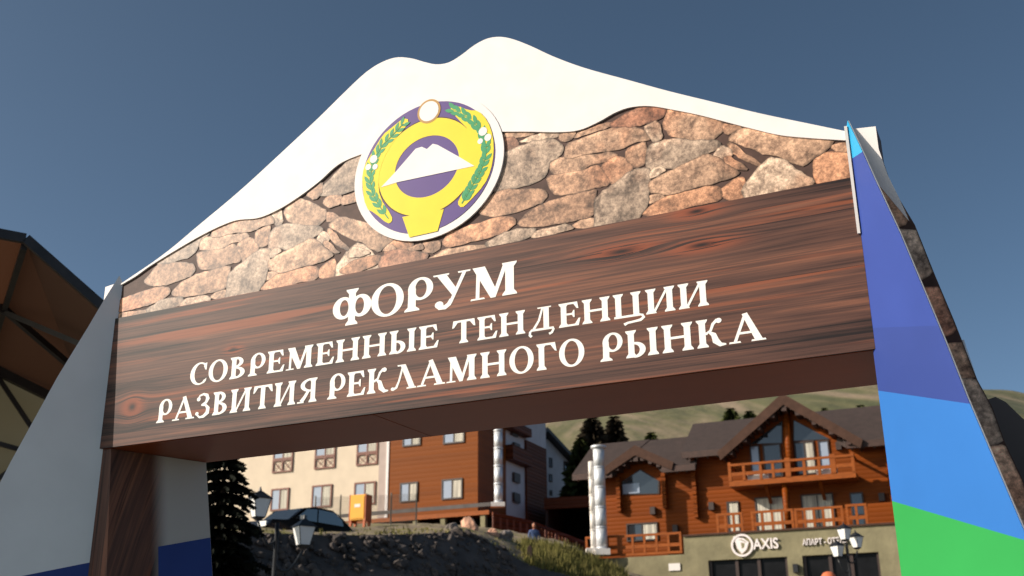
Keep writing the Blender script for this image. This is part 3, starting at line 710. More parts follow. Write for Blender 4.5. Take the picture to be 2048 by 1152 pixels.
# ---------------- lettering
def arc(cx, cy, rx, ry, a0, a1, n=18):
    return [(cx+rx*math.cos(R(a0+(a1-a0)*i/n)), cy+ry*math.sin(R(a0+(a1-a0)*i/n))) for i in range(n+1)]
def band(o, i): return ('s', o, i)
def ringo(cx, cy, rx, ry, ix, iy, dx=0, n=36): return ('s', arc(cx, cy, rx, ry, 0, 360, n), arc(cx+dx, cy, ix, iy, 0, 360, n))
def pl(*p): return ('p', list(p))
T_, N_ = .20, .085
def stem(x, y0=0, y1=1, w=T_, bs=True, ts=True):
    sv = .075
    o = [pl((x, y0), (x+w, y0), (x+w, y1), (x, y1))]
    if bs: o += [pl((x-sv, y0), (x+w+sv, y0), (x+w+sv*.9, y0+.05), (x+w, y0+.15), (x, y0+.15), (x-sv*.9, y0+.05))]
    if ts: o += [pl((x-sv, y1), (x-sv*.9, y1-.05), (x, y1-.15), (x+w, y1-.15), (x+w+sv*.9, y1-.05), (x+w+sv, y1))]
    return o
def brush(pts, ws):
    A = []; B = []
    n = len(pts)
    for i, p in enumerate(pts):
        a = pts[max(i-1, 0)]; b = pts[min(i+1, n-1)]; d = Vector((b[0]-a[0], b[1]-a[1])).normalized(); nn = (-d.y, d.x)
        w_ = ws[0]+(ws[1]-ws[0])*i/(n-1) if len(ws) == 2 else ws[i]
        A.append((p[0]+nn[0]*w_/2, p[1]+nn[1]*w_/2)); B.append((p[0]-nn[0]*w_/2, p[1]-nn[1]*w_/2))
    return ('s', A, B)
def dot(cx, cy, r): return ('p', arc(cx, cy, r, r, 0, 345, 16))
def lowbowl(x): return [('s', arc(x, .27, .34, .29, -90, 90, 16), arc(x-.02, .27, .17, .20, -90, 90, 16)), pl((x-.06, .47), (x, .47), (x, .56), (x-.06, .56)), pl((x-.06, -.0), (x, -.02), (x, .07), (x-.06, .07))]
G = {
 'О': (.88, [ringo(.44, .5, .44, .53, .245, .45)]),
 'С': (.76, [('s', arc(.44, .5, .44, .53, 48, 318, 26), arc(.47, .5, .27, .46, 48, 318, 26)), pl((.66, .96), (.76, .98), (.75, .64), (.69, .66), (.62, .82)), pl((.58, .0), (.64, .14), (.78, .26), (.76, .12), (.68, .03))]),
 'Р': (.74, [pl((.09, .10), (.30, .10), (.30, .70), (.10, .62)), pl((0, 0), (.40, 0), (.39, .05), (.30, .13), (.09, .13), (.01, .05)), ringo(.42, .67, .33, .36, .15, .28, .01), pl((.09, .55), (.30, .55), (.28, .86), (.18, .88), (.12, .78))]),
 'Ф': (1.02, stem(.42, -.1, 1.06, .19) + [ringo(.27, .48, .29, .36, .12, .26, .03), ringo(.76, .48, .29, .36, .12, .26, -.03)]),
 'У': (.92, [pl((.06, 1), (.31, 1), (.62, .42), (.50, .26)), pl((-.02, 1), (.40, 1), (.39, .95), (.0, .95)), pl((.62, 1), (.94, 1), (.93, .95), (.63, .95)), pl((.74, .97), (.84, .97), (.52, .16), (.42, .14)), brush([(.47, .17), (.40, .03), (.30, -.05), (.18, -.04), (.11, .05)], (.11, .16)), dot(.15, .05, .11)]),
 'М': (1.18, [pl((.13, 0), (.22, 0), (.24, .9), (.15, 1)), pl((.0, 0), (.36, 0), (.34, .05), (.02, .05)), pl((.05, 1), (.36, 1), (.66, .16), (.60, 0), (.50, 0)), pl((.52, 0), (.62, 0), (.93, 1), (.82, 1))] + stem(.86, 0, 1, .21) ),
 'В': (.74, stem(.08, 0, 1) + [('s', arc(.27, .76, .33, .24, -90, 90, 14), arc(.25, .76, .17, .16, -90, 90, 14)), ('s', arc(.27, .27, .42, .27, -90, 90, 14), arc(.25, .27, .24, .19, -90, 90, 14)), pl((.2, .92), (.27, .92), (.27, 1), (.2, 1)), pl((.2, .46), (.27, .46), (.27, .56), (.2, .56)), pl((.2, 0), (.27, 0), (.27, .08), (.2, .08))]),
 'Е': (.72, stem(.07, 0, 1) + [pl((.2, .92), (.66, .92), (.66, 1), (.2, 1)), pl((.66, 1), (.70, .72), (.64, .72), (.52, .93)), pl((.2, 0), (.70, 0), (.70, .08), (.2, .08)), pl((.70, 0), (.76, .30), (.70, .30), (.56, .07)), pl((.2, .47), (.48, .47), (.48, .55), (.2, .55)), pl((.45, .51), (.52, .36), (.56, .36), (.56, .66), (.52, .66))]),
 'Н': (.98, stem(.08) + stem(.70) + [pl((.2, .46), (.75, .46), (.75, .55), (.2, .55))]),
 'Ы': (1.06, stem(.08) + lowbowl(.30) + stem(.78)),
 'Т': (.86, stem(.33, 0, 1, .2, True, False) + [pl((.04, .91), (.82, .91), (.84, 1), (.02, 1)), pl((.02, 1), (-.02, .68), (.05, .70), (.2, .92)), pl((.84, 1), (.88, .68), (.81, .70), (.66, .92))]),
 'Д': (1.02, [pl((.56, .05), (.76, .05), (.76, 1), (.56, 1)), pl((.34, 1), (.85, 1), (.84, .95), (.36, .95)), brush([(.53, .97), (.40, .45), (.20, .10)], (.07, .10)), pl((.10, .02), (.92, .02), (.92, .11), (.10, .11)), brush([(.16, .1), (.07, .0), (.06, -.13), (.13, -.2)], (.08, .10)), brush([(.88, .1), (.92, .0), (.86, -.13), (.76, -.18)], (.08, .10))]),
 'Ц': (1.0, stem(.08, .02, 1, .2, False) + stem(.68, .02, 1, .2, False) + [pl((.03, 0), (.92, 0), (.92, .09), (.03, .09)), brush([(.86, .06), (.98, .02), (1.02, -.08), (.92, -.17), (.70, -.20), (.48, -.22), (.36, -.28)], [.06, .09, .11, .11, .09, .09, .12])]),
 'И': (.98, stem(.08) + stem(.70) + [pl((.24, .06), (.33, .06), (.76, .92), (.68, .94))]),
 'З': (.72, [brush([(.07, .80), (.16, .95), (.33, 1.0), (.50, .93), (.55, .78), (.48, .62), (.28, .53)], [.07, .08, .10, .15, .18, .13, .07]), dot(.11, .80, .09), brush([(.26, .53), (.48, .50), (.60, .36), (.58, .16), (.40, .02), (.22, .0), (.04, .16)], [.07, .10, .17, .19, .13, .09, .06]), dot(.08, .17, .08)]),
 'Я': (.84, stem(.56, 0, 1, .2) + [('s', arc(.56, .72, .46, .28, 90, 270, 16), arc(.58, .72, .29, .20, 90, 270, 16)), pl((.55, .92), (.6, .92), (.6, 1), (.55, 1)), pl((.55, .44), (.6, .44), (.6, .53), (.55, .53)), brush([(.46, .48), (.30, .22), (.16, .05)], (.12, .17)), pl((-.02, 0), (.28, 0), (.27, .06), (-.01, .06))]),
 'К': (.90, stem(.08) + [pl((.24, .44), (.34, .44), (.36, .53), (.24, .54)), brush([(.28, .47), (.44, .58), (.52, .80), (.66, .94)], (.07, .11)), dot(.70, .90, .09), brush([(.36, .56), (.52, .42), (.58, .18), (.72, .03), (.88, .03)], [.06, .16, .21, .14, .05])]),
 'Л': (.96, [pl((.34, 1), (.55, 1), (.93, .06), (.70, .06)), pl((.22, 1), (.55, 1), (.54, .95), (.24, .94)), pl((.60, 0), (1.0, 0), (.98, .06), (.62, .06)), brush([(.44, .9), (.30, .35), (.20, .10), (.06, .03)], [.08, .08, .10, .10]), dot(.05, .06, .07)]),
 'А': (1.0, [pl((.40, 1), (.56, 1.04), (.96, .05), (.73, .05)), pl((.62, 0), (1.06, 0), (1.04, .06), (.64, .06)), pl((.44, .96), (.50, .86), (.20, .05), (.10, .05)), pl((-.04, 0), (.32, 0), (.30, .06), (-.02, .06)), pl((.22, .29), (.72, .29), (.70, .37), (.24, .37))]),
 'Г': (.70, stem(.08, 0, 1) + [pl((.2, .92), (.66, .92), (.67, 1), (.2, 1)), pl((.67, 1), (.72, .66), (.66, .68), (.50, .93))]),
}
def word(txt, u0, u1, z0, h, z1=None, gap=.10):
    tot = sum(G[c][0] for c in txt) + gap*(len(txt)-1); sx = (u1-u0)/tot; x = u0
    z1 = z0 if z1 is None else z1
    for c in txt:
        wd, strokes = G[c]; b = MB(); zz = z0+(z1-z0)*(x-u0)/(u1-u0)
        for i, st in enumerate(strokes):
            y = -.0138-.00014*i
            tr = lambda p: (x+p[0]*sx, zz+p[1]*h)
            if st[0] == 'p': b.prism([tr(p) for p in st[1]], y, -.0128)
            else:
                A = [tr(p) for p in st[1]]; B_ = [tr(p) for p in st[2]]
                b.strip([(p[0], y, p[1]) for p in A], [(p[0], y, p[1]) for p in B_])
        ab(b, 'letter', M['letter'], wood, False, True); x += (wd+gap)*sx
word('ФОРУМ', -2.400, -1.437, 3.196, .152, gap=.02)
word('СОВРЕМЕННЫЕ', -3.238, -1.835, 3.006, .108, 3.008)
word('ТЕНДЕНЦИИ', -1.760, -.604, 3.010, .105)
word('РАЗВИТИЯ', -3.430, -2.470, 2.838, .114)
word('РЕКЛАМНОГО', -2.412, -1.141, 2.838, .114)
word('РЫНКА', -1.072, -.400, 2.838, .114)

# ================================================================== BUILDINGS
def window(parent, fr, x0, x1, z0, z1, y=0.0, fm='dframe', mull=1, curtain='r', name='window', ft=.07, glass='glass'):
    """recessed window: frame > panes and a curtain behind the glass, local coords of the parent building"""
    if z0 > z1: z0, z1 = z1, z0
    b = MB(); d0, d1 = y-.06, y+.03
    b.box(x0, x1, d0, d1, z1-ft, z1).box(x0, x1, d0, d1, z0, z0+ft).box(x0, x0+ft, d0, d1, z0+ft, z1-ft).box(x1-ft, x1, d0, d1, z0+ft, z1-ft)
    for i in range(mull):
        xm = x0+(x1-x0)*(i+1)/(mull+1); b.box(xm-ft*.35, xm+ft*.35, d0+.01, d1, z0+ft, z1-ft)
    wdw = b.build(name, M[fm], parent)
    n = mull+1; a0, a1 = x0+ft, x1-ft
    for i in range(n):
        p0 = a0+(a1-a0)*i/n; p1 = a0+(a1-a0)*(i+1)/n
        lit = (curtain == 'r' and i >= n/2) or curtain == 'all'
        if lit:
            c = MB(); k = 12; A = []; B_ = []
            for q in range(k+1):
                xx = p0+(p1-p0)*q/k; yy = y-.012+.008*math.sin(q*2.4); A.append((xx, yy, z0+ft)); B_.append((xx, yy, z1-ft))
            c.strip(A, B_).build('curtain', M['curtain'], wdw)
        else:
            MB().box(p0, p1, y-.015, y-.008, z0+ft, z1-ft).build('pane', M['skyglass' if curtain == 'sky' or (curtain == 'r' and i == 0 and glass == 'sky') else glass], wdw)
    return wdw
# ---------------- hotel: cream render and orange cladding
HF = Frame(at(778, 1010, 74), 66, at(778, 1035, 74).z)
hotel = empty('hotel_building', HF.O, HF.rz)
tag(hotel, 'hotel with cream rendered wing beside orange clad wing and wooden deck', 'building')
h = HF.f
xc0 = h(395, 980)[0]; xp0 = h(757, 980)[0]; xp1 = h(773, 980)[0]; xo0 = h(778, 980)[0]; xo1 = h(957, 950)[0]
ztop = HF.side(1093, 838, xo1)[1]+.2; zlo = -3.5
MB().box(xc0-14, xp0, .012, 12, zlo, ztop).build('wall', M['render'], hotel)
MB().box(xp0+.001, xp1, -.06, 12, zlo, ztop).build('pilaster', M['pilaster'], hotel)
MB().box(xp1+.001, xo0-.001, -.16, 12, zlo, ztop).build('corner_trim', M['white_print'], hotel)
ysd = HF.side(1012, 940, xo1)[0]
MB().box(xo0, xo1, -.10, ysd, zlo, ztop+.3).build('wall', M['orangewood'], hotel)
def hw(px0, py0, px1, py1, y=0.0): a = h(px0, py0); b = h(px1, py1); return a[0], b[0], min(a[1], b[1]), max(a[1], b[1])
for (l, r_, ly0, ly1) in ((545,586,919.5,944.5),(629,671,914,937),(713,756,907,930)):
    x0, x1, z0, z1 = hw(l, (ly1+ly0)/2+12, r_, (ly0+ly1)/2-12)
    lz0 = h((l+r_)/2, ly1)[1]; lz1 = h((l+r_)/2, ly0)[1]
    window(hotel, HF, x0, x1, lz1+.02, lz1+1.45, -.02, 'frame', 1, 'r', glass='sky', ft=.11)
    b = MB(); t = .09
    b.box(x0, x1, -.09, .0, lz0, lz0+t).box(x0, x1, -.09, .0, lz1-t, lz1-.001)
    xm = (x0+x1)/2
    for xx in (x0+t/2, xm, x1-t/2): b.box(xx-t/2, xx+t/2, -.088, .0, lz0+t, lz1-t)
    lat = b.build('lattice_panel', M['frame'], hotel)
    for a, c in ((x0+t, xm-t/2), (xm+t/2, x1-t)):
        MB().bar((a, -.05, lz1-t), (c, -.05, lz0+t), .05, .03, (0, 1, 0)).bar((a, -.055, lz0+t), (c, -.055, lz1-t), .03, .02, (0, 1, 0)).build('slat', M['frame'], lat)
for (l, y0, r_, y1) in ((541,977,579,1020),(623,970,665,1014),(708,964,752,1007)):
    x0, x1, z0, z1 = hw(l, y1, r_, y0); zc = h((l+r_)/2, y0)[1]
    window(hotel, HF, x0, x1, zc-1.55, zc, -.02, 'frame', 1, 'r', glass='sky', ft=.11)
for (l, y0, r_, y1) in ((807,853,844,896),(888,846,931,891),(801.5,962.5,838,1007),(885,955,927,1002)):
    x0, x1, z0, z1 = hw(l, y1, r_, y0)
    zc = h((l+r_)/2, (y0+y1)/2)[1]; hh = (z1-z0)*.47
    window(hotel, HF, x0, x1, zc-hh, zc+hh, -.12, 'dframe', 1, 'r', glass='sky', ft=.09)
# receding side: brown, white bay with balconies, brown and white end
def hs(px, py): return HF.side(px, py, xo1)
y1 = ysd; y2 = hs(1053, 940)[0]; y3 = hs(1093, 940)[0]
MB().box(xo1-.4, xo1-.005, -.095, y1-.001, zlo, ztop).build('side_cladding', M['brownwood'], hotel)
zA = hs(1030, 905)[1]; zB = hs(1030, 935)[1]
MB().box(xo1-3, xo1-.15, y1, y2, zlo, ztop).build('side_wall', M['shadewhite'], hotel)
for (pa, pb) in ((897, 926), (850, 866)):
    z_0 = hs(1030, pb)[1]; z_1 = hs(1030, pa)[1]
    MB().box(xo1-.149, xo1+.5, y1+.1, y2-.1, z_0, z_1).build('balcony', M['brownwood'], hotel)
for (px, py) in ((1034, 895), (1034, 995), (1030, 862), (1034, 955)):
    yy, zz = hs(px, py); MB().box(xo1-.149, xo1+.05, yy-.5, yy+.5, zz-.35, zz+.3).build('vent_unit', M['dframe'], hotel)
zD = hs(1053, 880)[1]
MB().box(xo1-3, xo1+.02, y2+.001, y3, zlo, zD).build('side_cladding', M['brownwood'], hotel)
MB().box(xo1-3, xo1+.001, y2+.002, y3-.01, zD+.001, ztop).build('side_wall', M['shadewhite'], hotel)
MB().prism([(xc0-15, ztop), (xo1+.8, ztop), (xo1-2, ztop+3.5), (xc0-12, ztop+3.5)], -1, y3+1).build('roof', M['roof'], hotel)
# deck along the front
D = -2.6
def hd(px, py): return HF.f(px, py, D)
a = hd(640, 1047); b = hd(978, 1026)
zd = (a[1]+b[1])/2
dk = MB().box(a[0]-9, b[0], D, -.17, zd-.02, zd+.06).build('deck', M['railwood'], hotel)
MB().box(a[0]-9, b[0]+.02, D-.06, D-.001, zd-.16, zd+.10).build('fascia_beam', M['railwood'], dk)
zg = hd(880, 1015)[1]
MB().box(a[0]-9, b[0], D+.2, D+.26, zg-.12, zg+.12).build('deck_rail', M['greyplinth'], hotel)
for px in (700, 760, 830, 885, 965):
    x = hd(px, 1030)[0]; MB().box(x-.16, x+.16, D+.02, D+.34, zd-3, zd-.021).build('deck_post', M['tanwall' if px > 800 else 'greyplinth'], hotel)
MB().box(a[0]-9, b[0]-.5, -.4, -.17, zlo, zd-.03).build('plinth', M['deepshade'], hotel)  # base wall coloured near-black as the shadow below the deck
# ---------------- flue on the hotel
fx, fz0 = HF.f(997, 1006, -.9); fzt = HF.f(997, 760, -.9)[1]
fl = empty('metal_flue', HF.w(fx, -.9, fz0), 0); tag(fl, 'tall shiny metal flue pipe on the corner of the orange clad hotel wing', 'flue')
H = fzt-fz0
n = 7
for i in range(n): MB().tube([(0, 0, .05+H*i/n), (0, 0, H*(i+1)/n-.03)], .27, 20).build('pipe_section', M['zinc'], fl, True)
for i in range(n): MB().tube([(0, 0, H*i/n+.0), (0, 0, H*i/n+.08)], .30, 20).build('collar', M['zinc'], fl, True)
MB().box(-.5, .4, -.35, .35, -.25, .02).build('base', M['paper'], fl)
# ---------------- white house behind
WF = Frame(at(1095, 960, 98), 138.6, at(1095, 1000, 98).z-2)
wh = empty('white_house', WF.O, WF.rz); tag(wh, 'white gabled house in shade with dark roof verge behind the hotel', 'house')
q = WF.f
pts = [q(1060, 1010), q(1215, 1010), q(1215, 985), q(1150, 926), q(1100, 872), q(1060, 900)]
pts = [(pts[0][0], -2), (pts[1][0], -2), (pts[1][0], q(1150, 925)[1]-2.2), q(1152, 925), q(1100, 874), (pts[0][0], q(1060, 905)[1])]
MB().prism(pts, 0, 9).build('wall', M['shadewhite'], wh)
b = MB(); A, B_ = q(1096, 862, -.8), q(1158, 928, -.8); C_ = q(1040, 915, -.8)
b.prism([A, (A[0], A[1]+.35), (B_[0]+.2, B_[1]+.2), (B_[0]+.2, B_[1]-.15)], -.8, 9.5).prism([C_, (C_[0], C_[1]+.35), (A[0]-.001, A[1]+.35), (A[0]-.001, A[1])], -.8, 9.5)
b.build('roof', M['steel'], wh)
for px0, py0, px1, py1 in ((1098,915,1104,936),(1127,922,1139,955),(1098,948,1104,965),(1099,980,1104,992)):
    x0, z1 = q(px0, py0); x1, z0 = q(px1, py1); window(wh, WF, x0, x1, z0, z1, -.02, 'dframe', 0, 'n', ft=.12)
# ---------------- garage / carport
GF = Frame(at(1135, 1010, 77), 74, at(1135, 1075, 77).z)
ga = empty('carport', GF.O, GF.rz); tag(ga, 'dark open carport with brown fascia between the hotel and the log chalet', 'carport')
x0, zt = GF.f(1088, 992); x1, zf = GF.f(1190, 1016)
zt = GF.f(1140, 993)[1]; zf = GF.f(1140, 1016)[1]
MB().box(x0, x1, 0, .25, zf, zt).build('fascia', M['brownwood'], ga)
MB().box(x0, x1, .251, 6, zt-.15, zt-.02).build('roof', M['roof'], ga)
MB().box(x0, x0+.2, .252, 6, -2, zt-.151).build('wall', M['darkwood'], ga); MB().box(x1-.2, x1, .252, 6, -2, zt-.151).build('wall', M['darkwood'], ga)
MB().box(x0+.2, x1-.2, 5.8, 6, -2, zt-.151).build('back_wall', M['deepshade'], ga)
# ---------------- plank fence down to the carport
fA, fB, fC = at(985, 1027, 68), at(1060, 1044, 70), at(1175, 1088, 74)
fe = empty('plank_fence', at(1080, 1090, 70), 0); tag(fe, 'brown plank fence descending from the hotel deck towards the carport', 'fence')
o_ = fe.location
b = MB().bar(fA-o_, fB-o_, .12, .2).build('handrail', M['brownwood'], fe); MB().bar(fB-o_, fC-o_, .12, .2).build('handrail', M['brownwood'], fe)
for i in range(34):
    t = (i+.5)/34; p = fA.lerp(fB, t*2) if t < .5 else fB.lerp(fC, t*2-1)
    q_ = p-o_; nn = Vector((fC.y-fA.y, -(fC.x-fA.x), 0)).normalized()
    MB().bar(q_+Vector((0, 0, -2.2)), q_+Vector((0, 0, -.11)), .19, .05, nn).build('plank', M['brownwood'] if i % 3 else M['frame'], fe)

# ---------------- log chalet
CF = Frame(at(1567, 1060, 58), 67, at(1567, 1062, 58).z-6)
ch = empty('log_chalet', CF.O, CF.rz); tag(ch, 'orange log chalet with brown gable roofs, balcony and tan ground floor', 'chalet')
c = CF.f
xL = c(1190, 1000)[0]; xM = c(1392, 1000)[0]; xR = c(1830, 1000)[0]
zdeck = c(1567, 1064)[1]; zeM = c(1445, 893)[1]; zeR = c(1725, 882)[1]; apex = c(1566, 812)
yb = 11
xgl, xgr = c(1455, 893)[0], c(1716, 893)[0]
zeav = (c(1440, 905)[1]+c(1730, 880)[1])/2
zel = c(1350, 933)[1]
wallp = [(xM, zdeck-.5), (xR, zdeck-.5), (xR, zeav), (xgr, zeav+.1), (apex[0], apex[1]), (xgl, zeav+.1), (xM, zeav)]
MB().prism(wallp, 0, yb).build('log_wall', M['logs'], ch)
sax, saz = c(1268, 912)
bx0, bx1 = c(1222, 930)[0], c(1336, 930)[0]
zlow = c(1268, 1105)[1]
MB().prism([(xL, zlow-1.5), (xM-.001, zlow-1.5), (xM-.001, zel), (bx1, zel), (sax, saz), (bx0, zel), (xL, zel)], .004, yb-1).build('log_wall', M['logs'], ch)
# projecting log ends at the corners
for px, pa, pb in ((1331, 945, 1018), (1391, 912, 1037), (1240, 955, 1025), (1783, 890, 1050)):
    x = c(px, (pa+pb)/2)[0]; z1 = c(px, pa)[1]; z0 = c(px, pb)[1]; k = int((z1-z0)/.24); b = MB()
    for i in range(k): b.box(x-.11, x+.11, -.34-.05*(i % 2), .003, z0+.24*i+.015, z0+.24*(i+1)-.015)
    b.build('log_ends', M['logs'], ch)
def gable(ax, az, xl, zl, xr, zr, y0, y1, th, ov):
    b = MB()
    b.prism([(xl, zl), (ax, az), (ax, az+th), (xl-ov, zl+th*.55)], y0, y1); b.prism([(ax+.001, az), (xr, zr), (xr+ov, zr+th*.55), (ax+.001, az+th)], y0, y1)
    rf = b.build('roof', M['roof'], ch)
    f = MB().prism([(xl, zl-.18), (ax, az-.18), (ax, az+th+.02), (xl-ov, zl+th*.6)], y0-.06, y0-.002).prism([(ax+.001, az-.18), (xr, zr-.18), (xr+ov, zr+th*.6), (ax+.001, az+th+.02)], y0-.06, y0-.002)
    f.build('verge_board', M['fascia'], rf)
    # purlins under the overhang
    for t in (.18, .4, .62, .85):
        for (ex, ez) in ((xl, zl), (xr, zr)):
            x = ax+(ex-ax)*t; z = az+(ez-az)*t; MB().box(x-.1, x+.1, y0+.02, .2, z-.32, z-.1).build('purlin', M['darkwood'], rf)
    MB().box(ax-.13, ax+.13, y0+.01, .2, az-.5, az-.15).build('purlin', M['darkwood'], rf)
    k = 16                                           # rafter tails in the soffit
    for (ex, ez) in ((xl, zl), (xr, zr)):
        for i in range(k):
            t = (i+.6)/k; x = ax+(ex-ax)*t; z = az+(ez-az)*t
            MB().box(x-.05, x+.05, y0+.02, -.02, z-.20, z-.001).build('rafter', M['darkwood'], rf)
    return rf
YG = -1.15
def cy(px, py): return CF.f(px, py, YG)
ax, az = cy(1566, 803); l = cy(1440, 902); r_ = cy(1722, 902)
zz = (l[1]+r_[1])/2
gable(ax, az, l[0], zz, r_[0], zz, YG, 6.5, .42, .15)
ax2, az2 = cy(1268, 903); l2 = cy(1208, 935); r2 = cy(1342, 940); z2 = (l2[1]+r2[1])/2
gable(ax2, az2, l2[0], z2, r2[0], z2, YG+.2, 5.5, .36, .12)
# main roofs with ridge parallel to the front
def slope(name, e0, e1, ye, r0, r1, yr, th=.3):
    """e0/e1 eave pixels at depth ye, r0/r1 ridge pixels at depth yr"""
    E0, E1, R0, R1 = CF.f(*e0, ye), CF.f(*e1, ye), CF.f(*r0, yr), CF.f(*r1, yr)
    ze = (E0[1]+E1[1])/2; zr = (R0[1]+R1[1])/2
    v = [(E0[0], ye, ze), (E1[0], ye, ze), (R1[0], yr, zr), (R0[0], yr, zr)]
    b = MB(); b.v = v + [(p[0], p[1], p[2]-th) for p in v]
    b.f = [(0,1,2,3), (7,6,5,4), (0,4,5,1), (1,5,6,2), (2,6,7,3), (3,7,4,0)]
    # back slope
    k = len(b.v); yb2 = yr+(yr-ye); b.v += [(R0[0], yr+.001, zr), (R1[0], yr+.001, zr), (E1[0], yb2, ze), (E0[0], yb2, ze)]; b.f.append((k, k+1, k+2, k+3))
    rf = b.build(name, M['roof'], ch)
    MB().box(E0[0]+.05, E1[0]-.05, ye-.07, ye-.003, ze-th-.05, ze-.02).build('gutter', M['darkwood'], rf)
    n = int((E1[0]-E0[0])/.55)
    for i in range(n):
        x = E0[0]+.3+.55*i; MB().bar((x, ye+.05, ze-th-.07), (x, .1, ze-th-.07+(zr-ze)*(.1-ye)/(yr-ye)), .1, .14).build('rafter', M['darkwood'], rf)
    return rf
slope('roof', (1362, 906), (1462, 894), -.95, (1386, 846), (1566, 832), 4.2)
slope('roof', (1690, 884), (1850, 870), -.95, (1600, 828), (1850, 800), 4.2)
slope('roof', (1144, 950), (1226, 941), -.85, (1186, 888), (1300, 880), 3.4)
slope('roof', (1322, 934), (1392, 926), -.85, (1270, 882), (1400, 872), 3.4)
# big gable glazing
def win(px0, py0, px1, py1, **k):
    a_ = c(px0, py0); b_ = c(px1, py1); return window(ch, CF, a_[0], b_[0], b_[1], a_[1], -.02, **k)
def glazed(poly, name='gable_window', bars=(), m='glass'):
    P = [c(*p) for p in poly]
    fr = MB().prism(P, -.05, -.004).build(name, M['dframe'], ch)
    cx = sum(p[0] for p in P)/len(P); cz = sum(p[1] for p in P)/len(P)
    sh = [(cx+(p[0]-cx)*.93, cz+(p[1]-cz)*.93) for p in P]
    MB().prism(sh, -.056, -.051).build('pane', M[m], fr)
    return fr
glazed([(1500,889),(1565,887),(1565,842)]); glazed([(1587,840),(1587,883),(1661,879)])
win(1499, 892, 1524, 955, mull=0, curtain='sky'); win(1525, 890, 1567, 953, mull=0, curtain='n')
win(1588, 885, 1634, 948, mull=1, curtain='r'); win(1635, 882, 1664, 946, mull=0, curtain='sky')
for px in (1578,):
    x = c(px, 880)[0]; z1 = apex[1]-.2; z0 = c(px, 955)[1]; MB().tube([(x, -.25, z0), (x, -.25, z1)], .2, 14).build('log_column', M['logs'], ch, True)
# balcony
YB = -1.45
def cb_(px, py): return CF.f(px, py, YB)
a_ = cb_(1458, 965); b_ = cb_(1712, 952); zf = (a_[1]+b_[1])/2; X0, X1 = a_[0], b_[0]
zr = (cb_(1458, 929)[1]+cb_(1712, 908)[1])/2 - .05
bal = MB().box(X0, X1, YB, -.005, zf-.14, zf+.14).build('balcony', M['railwood'], ch)
MB().box(X0, X1, YB-.05, YB+.07, zr-.06, zr+.06).build('rail', M['railwood'], bal)
zm = (zf+zr)/2
MB().box(X0, X1, YB-.02, YB+.04, zm-.09, zm+.09).build('rail', M['railwood'], bal)
for px in (1458, 1488, 1522, 1547, 1577, 1610, 1640, 1668, 1711):
    x = cb_(px, 950)[0]; wd = .13 if px in (1458, 1577, 1668, 1711) else .07
    MB().box(max(X0, x-wd), min(X1, x+wd), YB-.03, YB+.09, zf+.141, zr+(.15 if wd > .1 else -.061)).build('baluster', M['railwood'], bal)
for s_ in (X0+.05, X1-.05): MB().box(s_-.05, s_+.05, YB+.1, -.01, zr-.06, zr+.06).build('rail', M['railwood'], bal)
xa, xb = cb_(1670, 940)[0]+.13, cb_(1708, 940)[0]-.1
MB().box(xa, xb, YB+.0, YB+.035, zf+.142, zr-.062).build('board_panel', M['logs'], bal)
for px in (1515, 1655): MB().box(cb_(px, 960)[0]-.55, cb_(px, 960)[0]+.55, YB+.25, YB+.75, zf+.141, zf+.42).build('flower_box', M['paper'], bal)
MB().tube([(c(1577, 980)[0], YB+.4, zdeck), (c(1577, 980)[0], YB+.4, zf-.141)], .17, 12).build('log_column', M['logs'], ch, True)
for px in (1530, 1640): 
    x = cb_(px, 975)[0]; MB().bar((x, -.1, zf-.9), (x, YB+.3, zf-.16), .16, .18).build('brace', M['logs'], ch)
# windows of the lower storeys
win(1453, 1004, 1482, 1064, mull=0, curtain='all'); win(1509, 996, 1577, 1061, mull=1, curtain='all'); win(1601, 990, 1673, 1055, mull=1, curtain='all'); win(1699, 986, 1733, 1051, mull=0, curtain='n')
glazed([(1244,990),(1319,988),(1319,962),(1281,939),(1244,963)])
P0, P1 = c(1246, 969), c(1280, 986); MB().box(P0[0], P1[0], -.075, -.058, P1[1], P0[1]).build('reflection_pane', M['skyglass'], ch)  # bright reflection in the lower pane, painted by its pale colour
win(1253, 1048, 1317, 1080, mull=1, curtain='r')
for px, py in ((1307, 1022), (1352, 1058), (1424, 1013), (1678, 893), (1764, 995)):
    x, z = c(px, py); MB().box(x-.14, x+.14, -.24, -.005, z-.2, z+.2).build('wall_lamp', M['dframe'], ch)
# deck and rails over the tan ground floor
YT = -2.3
def ct_(px, py): return CF.f(px, py, YT)
zt_ = (ct_(1367, 1070)[1]+ct_(1795, 1052)[1])/2
Xa, Xb = ct_(1367, 1080)[0], ct_(1840, 1060)[0]
base = MB()
op = [(ct_(1416, 1119), ct_(1574, 1115)), (ct_(1604, 1111), ct_(1757, 1106))]
zo = (op[0][0][1]+op[1][1][1])/2
xs = [Xa, op[0][0][0], op[0][1][0], op[1][0][0], op[1][1][0], Xb]
tw = MB().box(Xa, Xb, YT, YT+.3, zo, zt_).box(xs[0], xs[1], YT, YT+.3, -5, zo-.0001).box(xs[2], xs[3], YT, YT+.3, -5, zo-.0001).box(xs[4], xs[5], YT, YT+.3, -5, zo-.0001).build('tan_wall', M['tanwall'], ch)
MB().box(Xa+.01, Xb-.01, YT+.301, 1, zt_-.25, zt_-.02).build('deck', M['darkwood'], ch)
MB().box(Xa+.02, Xb, YT+2.5, YT+2.6, -5, zt_-.26).build('back_wall', M['deepshade'], ch)
MB().box(Xa-.0, Xb, YT-.1, YT+.32, zt_+.001, zt_+.09).build('coping', M['fascia'], ch)
